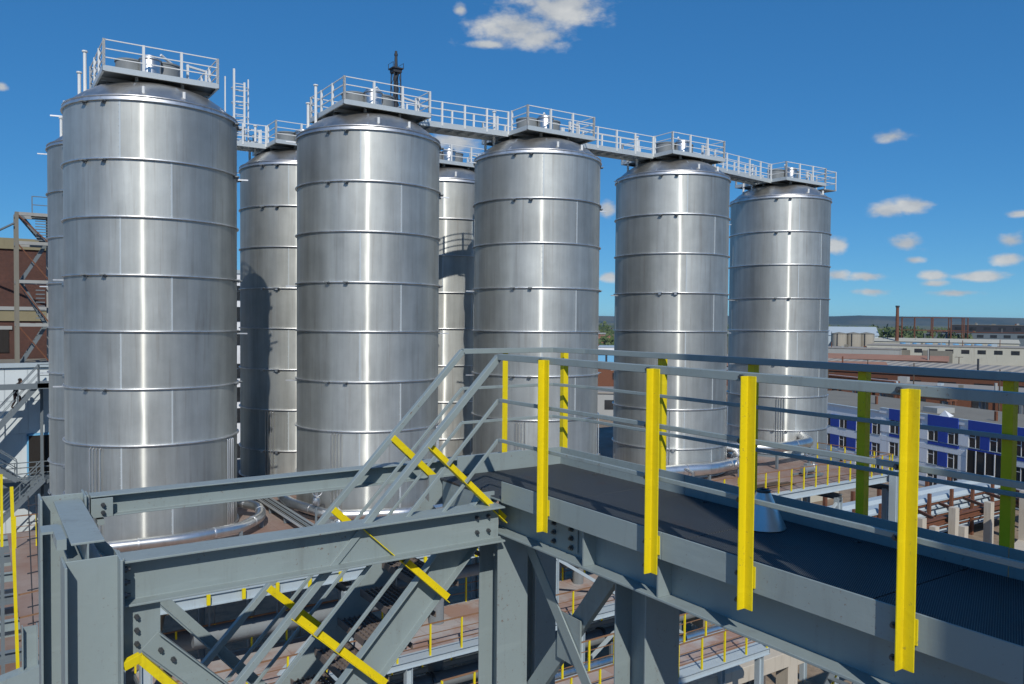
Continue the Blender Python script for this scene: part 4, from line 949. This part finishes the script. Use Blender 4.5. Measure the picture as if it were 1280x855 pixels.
# dark lattice mast behind the tanks
t = thing('lattice_mast', (47, 99, GROUND), 'dark lattice mast rising behind the second front tank', 'mast')
mx_, my_ = 47.0, 99.0; zt = 33.4; nl = 26
def mh(z): return 1.25 - .80 * (z - GROUND) / (zt - GROUND)
for sx_ in (-1, 1):
    for sy_ in (-1, 1): part('leg', MB().bar((mx_ + sx_ * 1.25, my_ + sy_ * 1.25, GROUND), (mx_ + sx_ * .45, my_ + sy_ * .45, zt), .13, .13), 'mast_dark', t)
for i in range(nl):
    z0 = GROUND + (zt - GROUND) * i / nl; z1 = GROUND + (zt - GROUND) * (i + 1) / nl; h0 = mh(z0); h1 = mh(z1); mb = MB()
    for s_ in (-1, 1):
        mb.bar((mx_ - h0, my_ + s_ * h0, z0), (mx_ + h1, my_ + s_ * h1, z1), .06, .06); mb.bar((mx_ + s_ * h0, my_ - h0, z0), (mx_ + s_ * h1, my_ + h1, z1), .06, .06)
        mb.bar((mx_ - h1, my_ + s_ * h1, z1), (mx_ + h1, my_ + s_ * h1, z1), .06, .06)
    part('lattice', mb, 'mast_dark', t)
part('flue', MB().tube([(mx_, my_, GROUND), (mx_, my_, zt + .6)], .24, 14), 'mast_dark', t, True)
part('top_platform', MB().box(mx_ - .78, mx_ + .78, my_ - .78, my_ + .78, zt - .15, zt).box(mx_ - .6, mx_ + .6, my_ - .6, my_ + .6, zt - .6, zt - .15), 'mast_dark', t)
part('ring_platform', MB().box(mx_ - .95, mx_ + .95, my_ - .95, my_ + .95, 24.2, 24.4).box(mx_ - .8, mx_ + .8, my_ - .8, my_ + .8, 23.4, 24.2), 'mast_dark', t)
for sx_ in (-.75, .75):
    part('rail', MB().bar((mx_ + sx_, my_ - .75, zt + .6), (mx_ + sx_, my_ + .75, zt + .6), .04, .04), 'mast_dark', t)
    for sy_ in (-.75, .75): part('post', MB().box(mx_ + sx_ - .03, mx_ + sx_ + .03, my_ + sy_ - .03, my_ + sy_ + .03, zt, zt + .62), 'mast_dark', t)
part('tip', MB().tube([(mx_, my_, zt + .5), (mx_, my_, zt + 2.3)], [.22, .16], 12).tube([(mx_, my_, zt + 1.7), (mx_, my_, zt + 1.95)], .24, 12), 'mast_dark', t, True)

# ================================================================ RIGHT: blue and white office block
FA = Vector((97.28, 42.66)); FU = Vector((.2794, .9602)); FN = Vector((-.9602, .2794))     # FN points to the viewer
def fp(s_, d, z): p = FA + FU * s_ + FN * d; return (p.x, p.y, z)
def fbox(mb, s0, s1, d0, d1, z0, z1):
    vs = [fp(s_, d, z) for z in (z0, z1) for (s_, d) in ((s0, d0), (s1, d0), (s1, d1), (s0, d1))]
    return mb.add(vs, [(0, 3, 2, 1), (4, 5, 6, 7), (0, 1, 5, 4), (1, 2, 6, 5), (2, 3, 7, 6), (3, 0, 4, 7)])
t = thing('office_block', fp(12, 0, GROUND), 'white office block with bright blue panels behind the right railing', 'building')
part('wall', fbox(MB(), -30, 52, -17.5, -.25, GROUND, -12.35), 'white_wall', t)
part('roof', fbox(MB(), -29.6, 51.6, -17.1, -.6, -12.34, -12.2), 'tar_roof', t)
part('parapet', fbox(fbox(MB(), -30.1, 22, -.6, -.12, -12.36, -11.75), 22, 52, -.6, -.12, -12.36, -12.25), 'white_wall', t)
part('coping', fbox(fbox(MB(), -30.1, 22, -.64, -.06, -11.75, -11.66), 22, 52, -.64, -.06, -12.25, -12.16), 'light_grey', t)
def fpart(nm, s0, s1, d0, d1, z0, z1, mat, par): return part(nm, fbox(MB(), s0, s1, d0, d1, z0, z1), mat, par)
rows = (-13.15, -16.15, -19.05)
wins = [28.5, 25.0, 21.9, 18.6, 15.1, 12.05, 8.95, 5.85, 2.95, -.2, -3.4, -6.5, -9.7, -12.8, -16, -19.1, 32.0, 35.4, 38.8]
for ri, zt_ in enumerate(rows):
    dz_ = 0
    for s_ in wins:
        off = -.55 if s_ > 21 else 0
        z1_ = zt_ + off; z0_ = z1_ - 1.72
        wd = 1.55
        # blue surround
        f = fpart('window', s_, s_ + wd, -.24, -.20, z0_, z1_, 'glass', t)
        fpart('frame', s_ - .03, s_ + .03, -.22, -.16, z0_ - .05, z1_ + .05, 'window_frame', f); fpart('frame', s_ + wd - .03, s_ + wd + .03, -.22, -.16, z0_ - .05, z1_ + .05, 'window_frame', f)
        fpart('frame', s_ + .60, s_ + .68, -.22, -.16, z0_, z1_, 'window_frame', f); fpart('transom', s_ + .68, s_ + wd, -.22, -.17, z1_ - .55, z1_ - .48, 'window_frame', f)
        fpart('sill', s_ - .04, s_ + wd + .04, -.24, -.06, z0_ - .09, z0_ - .03, 'light_grey', f)
# cladding between the windows: every panel a piece of its own
def clad(s0, s1, z0, z1, blue): fpart('cladding_panel', s0 + .01, s1 - .01, -.24, -.12 + (.03 if blue else 0), z0 + .008, z1 - .008, 'blue_wall' if blue else 'white_wall', t)
ws = sorted(wins)
PAIRS = ((15.0, 20.2), (8.9, 13.6), (2.85, 7.45), (-3.45, 1.4), (-9.75, -4.9))
for ri, zt_ in enumerate(rows):
    for i in range(len(ws) - 1):
        s_, n_ = ws[i] + 1.6, ws[i + 1] - .05
        off = -.55 if s_ > 21 else 0
        if ri == 0: blue = (s_ > 23) or (i % 2 == (ws.index(2.95)) % 2)
        elif ri == 1: blue = (s_ > 23) or abs(ws[i] - 8.95) < .1
        else: blue = False
        clad(s_, n_, zt_ - 1.75 + off, zt_ + .03 + off, blue)
    lo = rows[ri + 1] if ri < 2 else GROUND
    for i in range(len(ws) - 1):
        off = -.55 if ws[i] > 21 else 0
        pair = ri == 0 and ws[i] < 21 and any(a - .2 < ws[i] < b for a, b in PAIRS)
        if pair: clad(ws[i] - .05, min(ws[i + 1] - .05, [b for a, b in PAIRS if a - .2 < ws[i] < b][0]), zt_ - 2.25, zt_ - 1.86, True)
        clad(ws[i] - .05, ws[i + 1] - .05, lo + .06 + off, zt_ - (2.26 if pair else 1.86) + off, False)
for s0, s1 in PAIRS:
    fpart('cladding_panel', s0, s1, -.13, -.02, -13.1, -11.62, 'blue_wall', t)
    for q in (s0, s1 - .06): pass
for s_ in (3.4, 9.5, 24, 30): fpart('roof_pipe', s_, s_ + .3, -7, -6.7, -12.2, -11.0, 'rust', t)
fpart('roof_hatch', 18, 20.5, -9, -6, -12.2, -11.5, 'grey_wall', t)
part('pediment', MB().add([fp(10.6, -.4, -11.66), fp(12.2, -.4, -11.66), fp(11.5, -.6, -10.9), fp(11.4, -2.0, -11.66)], [(0, 1, 2), (1, 3, 2), (3, 0, 2), (0, 3, 1)]), 'white_wall', t)
# entrance glazing
ent = fpart('entrance', 2.2, 7.6, -.2, -.04, -17.9, -15.2, 'door_dark', t)
for q in range(5): fpart('mullion', 2.3 + q * 1.3, 2.42 + q * 1.3, -.1, .02, -17.9, -15.2, 'window_frame', ent)
for q in (0, 2): fpart('pane', 2.5 + q * 1.3, 3.5 + q * 1.3, -.05, -.02, -17.6, -15.5, 'glass', ent)

# steel yard: racks, posts and rusty beams
t = thing('sheet_pile_stack', (75, 43, GROUND), 'long stack of grey corrugated steel beams held by brown stakes', 'steel stack')
for j in range(6):
    for q in range(2 if j < 5 else 2):
        y = 41.6 + q * 2.1; z = -16.9 - j * .62
        part('beam', MB().prof((50, y, z), (92 - j * .3, y, z), [(-.8, -.1), (-.55, -.1), (-.35, .22), (.35, .22), (.55, -.1), (.8, -.1), (.8, 0), (.62, 0), (.42, .32), (-.42, .32), (-.62, 0), (-.8, 0)]), 'light_grey', t)
        if j % 2 == 0: part('batten', MB().box(52, 90, y - .7, y + .7, z - .34, z - .14), 'rust', t)
for i in range(10): part('stake', MB().box(50.5 + i * 3.95, 50.8 + i * 3.95, 40.5, 40.75, GROUND, -16.0), 'rust', t)
for i in range(8): part('stake', MB().box(56 + i * 4.3, 56.3 + i * 4.3, 44.9, 45.2, GROUND, -16.0), 'rust', t)
t = thing('yard_gantry', (75, 38, GROUND), 'rusty steel gantry of beams on pale posts in the yard at right', 'gantry')
part('beam', MB().ibeam((46, 36.9, -17.2), (98, 37.5, -17.2), .45, .5, .05, .08), 'rust', t)
for i in range(9): part('cross_beam', MB().bar((56 + i * 4.4, 37.3, -17.0), (58.5 + i * 4.4, 40.6, -17.1), .2, .28), 'rust', t)
for i in range(5): part('beam', MB().bar((60 + i * 6, 39.4, -18.6), (66 + i * 6, 39.2, -18.5), .18, .18), 'rust', t)
for i, x in enumerate((60.5, 65.5, 70.7, 76.8, 83.5, 90)): part('post', MB().box(x - .32, x + .32, 36.15, 36.75, GROUND, -16.0 - (i % 2) * .25), 'concrete', t)
for i, x in enumerate((63.5, 68.0, 75.5, 86)): part('post', MB().box(x - .3, x + .3, 34.0, 34.5, GROUND, -16.2 - (i % 2) * .6), 'concrete', t)
rr = random.Random(5)
for i in range(6):
    x, y = ((66, 33.5), (72, 34.4), (79, 34.9), (86, 34.2), (91, 35.2), (83, 33.0))[i]; a = rr.uniform(-.5, .5)
    L = rr.uniform(2, 5); dx_, dy_ = math.cos(a) * L, math.sin(a) * L
    nm, mt, lab = (('timber_plank', 'bark', 'brown plank on the ground ' + ('left of', 'right of')[i // 3] + ' the pale yard posts'), ('scrap_pipe', 'rust', 'rusty pipe on the ground ' + ('among', 'right of')[i // 3] + ' the pale yard posts'), ('concrete_slab', 'concrete', 'pale slab on the ground ' + ('behind', 'before')[i // 3] + ' the pale yard posts'))[i % 3]
    mb = MB().tube([(x, y, GROUND + .2), (x + dx_, y + dy_, GROUND + .2)], .2, 8) if i % 3 == 1 else MB().bar((x, y, GROUND + .15), (x + dx_, y + dy_, GROUND + .15), .3 if i % 3 == 0 else 1.6, .28)
    mono(nm, mb, mt, (x, y, GROUND), lab, nm.replace('_', ' ').split()[1], 'scrap lying in the yard at right')
t = thing('rusty_pole', (86, 37, GROUND), 'tall thin rusty pole in front of the office block', 'pole')
part('pole', MB().box(88.1, 88.5, 37.0, 37.4, GROUND, -8.6), 'rust', t); part('bracket', MB().box(87.9, 88.7, 36.9, 37.5, -15.6, -15.2), 'rust', t); part('base', MB().box(87.7, 88.9, 36.6, 37.8, GROUND, GROUND + .3), 'concrete', t)
mono('platform_column', MB().ibeam((39.8, 23.6, GROUND), (39.8, 23.6, -7.7), .38, .38, .02, .03).box(39.4, 40.2, 23.2, 24.0, GROUND, GROUND + .05), 'light_grey', (39.8, 23.6, GROUND), 'pale blue-grey column at the right corner of the tank platform', 'column')
# low brick-red annex left of the office block
t = thing('red_annex', (78, 62, GROUND), 'low annex with pinkish roof in front of the office block', 'building')
part('wall', MB().box(72, 86, 58, 68, GROUND, -17.2), 'cream_wall', t); part('roof', MB().add([(71.6, 57.6, -17.2), (86.4, 57.6, -17.2), (86.4, 68.4, -17.2), (71.6, 68.4, -17.2), (79, 57.6, -15.4), (79, 68.4, -15.4)], [(0, 1, 4), (1, 2, 5, 4), (2, 3, 5), (3, 0, 4, 5), (0, 3, 2, 1)]), 'orange_roof', t)

# ================================================================ FAR WORKS
def hall(name, c, size, z1, azd, wall, roof, label, win=0, pitched=0, winrows=1, cat='building'):
    """long works building; c = centre of the near face, size = (length, depth)"""
    L, D = size; azd -= 180; u = Vector((math.cos(R(azd)), math.sin(R(azd)))); v = Vector((-u.y, u.x))
    def P(s_, d, z): p = Vector(c) + u * s_ + v * d; return (p.x, p.y, z)
    def bx(mb, s0, s1, d0, d1, z0, z1_):
        vs = [P(s_, d, z) for z in (z0, z1_) for (s_, d) in ((s0, d0), (s1, d0), (s1, d1), (s0, d1))]
        return mb.add(vs, [(0, 3, 2, 1), (4, 5, 6, 7), (0, 1, 5, 4), (1, 2, 6, 5), (2, 3, 7, 6), (3, 0, 4, 7)])
    t = thing(name, (c[0], c[1], GROUND), label, cat)
    part('wall', bx(MB(), -L / 2, L / 2, 0, D, GROUND, z1), wall, t)
    if pitched:
        e = .6; part('roof', MB().add([P(-L / 2 - e, -e, z1), P(L / 2 + e, -e, z1), P(L / 2 + e, D + e, z1), P(-L / 2 - e, D + e, z1), P(-L / 2 - e, D / 2, z1 + pitched), P(L / 2 + e, D / 2, z1 + pitched)], [(0, 1, 5, 4), (1, 2, 5), (2, 3, 4, 5), (3, 0, 4), (3, 2, 1, 0)]), roof, t)
    else:
        part('roof', bx(MB(), -L / 2 - .3, L / 2 + .3, -.3, D + .3, z1, z1 + .35), roof, t)
    rc = random.Random(int(c[0] * 7 + c[1]))
    if not pitched:
        for i in range(int(L / 9)):
            s0 = rc.uniform(-L / 2 + 2, L / 2 - 3); d0 = rc.uniform(1, D - 3); hh = rc.uniform(.5, 1.6)
            part('roof_vent', bx(MB(), s0, s0 + rc.uniform(.6, 2.6), d0, d0 + rc.uniform(.6, 2.2), z1 + .34, z1 + .35 + hh), rc.choice(('grey_wall', 'rust', 'light_grey', 'tar_roof')), t)
    for i in range(int(L / 25)):
        p = P(rc.uniform(-L / 2, L / 2), rc.uniform(1, D * .4), 0); hh = rc.uniform(2.5, 5.5)
        part('flue_pipe', MB().tube([(p[0], p[1], z1 - .5), (p[0], p[1], z1 + hh)], rc.uniform(.15, .35), 8), rc.choice(('rust', 'grey_wall', 'mast_dark')), t, True)
    for r_ in range(winrows):
        for i in range(win):
            s0 = -L / 2 + L * (i + .22) / win; zz = z1 - 1.4 - r_ * 3.4
            f = part('window', bx(MB(), s0, s0 + L * .5 / win, -.15, .02, zz - 2.0, zz), 'glass', t)
    return t, P, bx
GY = GROUND
hall('long_shed', (250, 118), (230, 34), -15.2, 100, 'grey_wall', 'corrugated', 'very long low shed with ribbed grey roof behind the office block', 0, 2.2)
hall('flat_works', (190, 96), (120, 26), -16.2, 100, 'rust', 'grey_roof', 'low works with flat grey roof just behind the office block', 18)
hall('brown_works', (222, 112), (90, 16), -14.6, 100, 'rust', 'rust', 'brown works with rusty roof behind the flat grey works', 10)
hall('rust_works', (215, 165), (60, 20), -14.5, 128, 'rust', 'orange_roof', 'rusty red works with orange roof beside the last tank', 9, 2)
t, P, bx = hall('window_hall', (425, 215), (95, 30), -12.2, 112, 'cream_wall', 'grey_roof', 'cream hall with a row of small windows and two dark gates', 13)
for s0, s1 in ((-42, -26), (-20, -6)): part('gate', bx(MB(), s0, s1, -.4, .02, GROUND, -14.4), 'tar_roof', t)
hall('grey_hall', (385, 268), (70, 30), -14.0, 115, 'grey_wall', 'grey_roof', 'plain grey hall left of the cream hall')
t, P, bx = hall('cooler_hall', (520, 292), (110, 30), -12.4, 118, 'cream_wall', 'cream_wall', 'pale hall behind the row of light blue cooling units', 0, 2.2)
hall('dark_hall', (600, 262), (130, 60), -6.5, 110, 'grey_dark', 'rust', 'long dark hall with stepped roof at the far right', 16, 0)
hall('dark_hall_lantern', (618, 262), (110, 22), -1.2, 110, 'mast_dark', 'tar_roof', 'dark raised lantern along the roof of the far right hall', 12)
hall('red_shed', (575, 385), (22, 14), -9.5, 130, 'red_sheet', 'red_sheet', 'bright red shed behind the concrete silos', 0, 2)
hall('silver_shed', (500, 345), (60, 30), -9, 130, 'light_grey', 'light_grey', 'silvery shed half hidden by the last tank', 0, 6)
hall('orange_shed', (330, 225), (90, 20), -16.6, 118, 'orange_roof', 'orange_roof', 'low orange roofed shed below the concrete silos', 6, 2)
hall('white_gap_block', (236, 288), (60, 24), -12.5, 140, 'white_wall', 'light_grey', 'white block with dark windows seen between the middle and fourth tanks', 9)
hall('brown_gap_works', (300, 362), (80, 24), -9.0, 140, 'orange_roof', 'orange_roof', 'red-brown works far off between the middle and fourth tanks', 8)
hall('maroon_gap_shed', (160, 196), (50, 18), -15.0, 140, 'rust', 'grey_roof', 'dark red shed between the middle and fourth tanks', 5)
hall('grey_gap_shed', (112, 134), (36, 14), -15.8, 140, 'grey_wall', 'grey_roof', 'grey shed low between the middle and fourth tanks', 6)
hall('teal_gap_works', (205, 246), (50, 14), -13.6, 140, 'sky_blue', 'light_grey', 'blue-grey works between the middle and fourth tanks', 0)
# silos
SIL = [(418.6, 284.2), (427, 280.5), (434.7, 277.2)]
for i, (x, y) in enumerate(SIL):
    t = thing('concrete_silo', (x, y, GROUND), ('concrete silo partly hidden by the last tank, left of three', 'middle one of three concrete silos', 'concrete silo with pale patch, right of three')[i], 'silo', 'concrete silos')
    part('wall', MB().lathe((x, y, GROUND), [(4.3, 0), (4.3, 14.2)], 36), 'silo_concrete', t, True); part('roof', MB().lathe((x, y, GROUND), [(4.4, 14.2), (4.4, 14.6), (.05, 15.4)], 36), 'tar_roof', t, True)
    part('ladder', MB().box(x - 4.3, x - 4.0, y - 2.0, y - 1.6, GROUND, -6.4), 'mast_dark', t)
# gas holder guide frame with tall chimney
t = thing('guide_frame', (530, 300, GROUND), 'open rusty guide frame of an old gas holder on the skyline', 'steel frame')
gc = Vector((560, 307)); gr = 22.0
for i in range(12):
    a = 2 * PI * i / 12; x, y = gc.x + gr * math.cos(a), gc.y + gr * math.sin(a)
    part('post', MB().box(x - .3, x + .3, y - .3, y + .3, GROUND, 4.0), 'rust', t)
    b = 2 * PI * (i + 1) / 12; x2, y2 = gc.x + gr * math.cos(b), gc.y + gr * math.sin(b)
    for z in (3.8, -5.0): part('beam', MB().bar((x, y, z), (x2, y2, z), .2, .3), 'rust', t)
t = thing('thin_chimney', (515, 306, GROUND), 'thin rusty chimney beside the gas holder frame', 'chimney')
part('stack', MB().tube([(515, 306, GROUND), (515, 306, 10.5)], [1.3, .95], 16), 'rust', t, True); part('cap', MB().tube([(515, 306, 10.5), (515, 306, 11.6)], 1.3, 16), 'mast_dark', t, True)
t0 = None
for i in range(8):
    x, y = 448 + i * 2.2 , 262 - i * 6.2 + (0 if i < 6 else 2)
    t = thing('cooling_unit', (x, y, GROUND), 'light blue cooling unit, ' + ('first', 'second', 'third', 'fourth', 'fifth', 'sixth', 'seventh', 'last')[i] + ' from the left in the far row', 'cooling unit', 'light blue cooling units in a row')
    part('stem', MB().box(x - .5, x + .5, y - .5, y + .5, GROUND, -14.5), 'sky_blue', t)
    part('hood', MB().lathe((x, y, -14.6), [(.4, 0), (1.1, .3), (2.1, 1.6), (2.1, 3.0), (1.6, 3.2), (.05, 3.2)], 12), 'sky_blue', t); part('foot', MB().lathe((x, y, GROUND), [(2.3, 0), (2.3, .3), (.8, 2.0), (.05, 2.0)], 12), 'sky_blue', t)
# thin lamp masts on the skyline
for i, (x, y, h, lab) in enumerate(((560, 372, 14, 'first thin pale mast right of the red shed'), (575, 352, 15, 'second thin pale mast right of the red shed'), (590, 345, 13, 'third thin pale mast right of the red shed'))):
    mono('light_mast', MB().tube([(x, y, GROUND), (x, y, GROUND + h)], [.7, .45], 8).box(x - 1.4, x + 1.4, y - .4, y + .4, GROUND + h - .6, GROUND + h), 'light_grey', (x, y, GROUND), lab, 'mast', 'thin masts on the skyline')
# clutter of pipes and sheds between the office block and the far halls
rr = random.Random(11)
for i, (x, y, L, mt, lab) in enumerate(((140, 92, 46, 'rust', 'rusty pipe bridge behind the office block roof'), (152, 84, 40, 'grey_dark', 'dark pipe bridge behind the office block roof'), (165, 118, 50, 'rust', 'brown trestle pipe bridge above the far yard'), (132, 104, 30, 'light_grey', 'pale pipe bridge left of the office block roof'))):
    t = thing('pipe_bridge', (x, y, GROUND), lab, 'pipe bridge', 'pipe bridges in the far yard')
    u = Vector((.28, .96)) if i != 3 else Vector((.6, .8)); p0 = Vector((x, y)) - u * L / 2; p1 = Vector((x, y)) + u * L / 2; zt_ = -12.6 - .8 * (i % 2)
    for q in range(3): part('pipe', MB().tube([(p0.x + q * .7, p0.y, zt_ + .3), (p1.x + q * .7, p1.y, zt_ + .3)], .26, 8), mt if q != 1 else 'light_grey', t, True)
    part('girder', MB().bar((p0.x + .7, p0.y, zt_ - .15), (p1.x + .7, p1.y, zt_ - .15), 2.2, .3), mt, t)
    for q in range(6):
        a = p0.lerp(p1, q / 5); part('trestle', MB().box(a.x - .2, a.x + .2, a.y - .2, a.y + .2, GROUND, zt_ - .3).box(a.x + 1.2, a.x + 1.6, a.y - .2, a.y + .2, GROUND, zt_ - .3), mt, t)
rr = random.Random(31)
PL = ('thin pole above the far sheds, first from the left', 'thin pole above the far sheds, second from the left', 'thin pole above the far sheds, third from the left', 'thin pole above the far sheds, fourth from the left', 'thin pole above the far sheds, rightmost')
for i, azd in enumerate((55.2, 57.6, 60.3, 62.8, 65.0)):
    d = (190, 260, 230, 300, 210)[i]; s_, c_ = dirv(azd); x, y = d * s_, d * c_
    mono('power_pole', MB().tube([(x, y, GROUND), (x, y, -10.2 - i % 2 * .8)], [.2, .13], 8).bar((x - 1.0, y + .8, -11.0), (x + 1.0, y - .8, -11.0), .14, .14), 'bark', (x, y, GROUND), PL[i], 'pole', 'thin poles above the far sheds')
# woodland
rr = random.Random(21)
mb = MB()
def clump(x, y, r_, h, n):
    for _ in range(n):
        a = rr.uniform(0, 6.283); e = rr.uniform(-.5, 1); q = rr.uniform(.55, 1)
        px_, py_, pz_ = x + r_ * q * math.cos(a) * math.sqrt(max(0, 1 - e * e)), y + r_ * q * math.sin(a) * math.sqrt(max(0, 1 - e * e)), GROUND + h * .55 + h * .45 * e * q
        s_ = rr.uniform(.8, 1.9); u = Vector((rr.gauss(0, 1), rr.gauss(0, 1), rr.gauss(0, 1))).normalized(); v = u.orthogonal().normalized()
        c = Vector((px_, py_, pz_)); mb.add([c - u * s_, c - v * s_, c + u * s_, c + v * s_], [(0, 1, 2, 3)])
for i in range(420):
    azd = rr.uniform(28, 72); d = rr.uniform(680, 1150)
    s_, c_ = dirv(azd); clump(d * s_, d * c_, rr.uniform(5, 9), rr.uniform(12, 20), 30)
for i in range(150):
    azd = rr.uniform(53, 64); d = rr.uniform(640, 760); s_, c_ = dirv(azd); clump(d * s_, d * c_, rr.uniform(5, 8), rr.uniform(13, 19), 30)
for i in range(110):
    azd = rr.uniform(35, 42); d = rr.uniform(420, 700); s_, c_ = dirv(azd); clump(d * s_, d * c_, rr.uniform(4, 7), rr.uniform(8, 15), 26)
mono('woodland', mb, 'leaves', (500, 600, GROUND), 'belt of far green trees beyond the works', None, kind='stuff')

# ================================================================ behind the camera: the building the walkway comes from
t = thing('process_building', (5.2, -8, GROUND), 'tall process building behind the viewer where the walkway starts', 'building')
part('wall', MB().box(1.67, 9.0, -16, -1.62, GROUND, 7.0), 'panel_wall', t)
part('roof', MB().box(1.57, 9.1, -16.1, -1.58, 7.0, 7.25), 'light_grey', t)
part('door', MB().box(3.45, 4.5, -1.66, -1.58, -1.37, .75), 'grey_dark', t)

# ================================================================ haze
hz = MB().box(-15500, 15500, -15500, 15500, GROUND - 1, 72).mesh('haze', 'galv')
hz.materials.clear()
hm = bpy.data.materials.new('haze'); hm.use_nodes = True; ht = hm.node_tree; ht.nodes.clear()
ho = ht.nodes.new('ShaderNodeOutputMaterial'); hv = ht.nodes.new('ShaderNodeVolumePrincipled'); ht.links.new(hv.outputs[0], ho.inputs['Volume'])
hv.inputs['Color'].default_value = (.45, .68, .95, 1); hv.inputs['Density'].default_value = 3.5e-5; hv.inputs['Anisotropy'].default_value = .1
hz.materials.append(hm)
HAZE = True
if HAZE:
    o = bpy.data.objects.new('haze', hz); C.objects.link(o); o['kind'] = 'stuff'; o['label'] = 'thin bluish air over the far fields'; TOPS.append(o)

# lift everything so that the ground is at zero
for o in TOPS: o.location.z += ZO
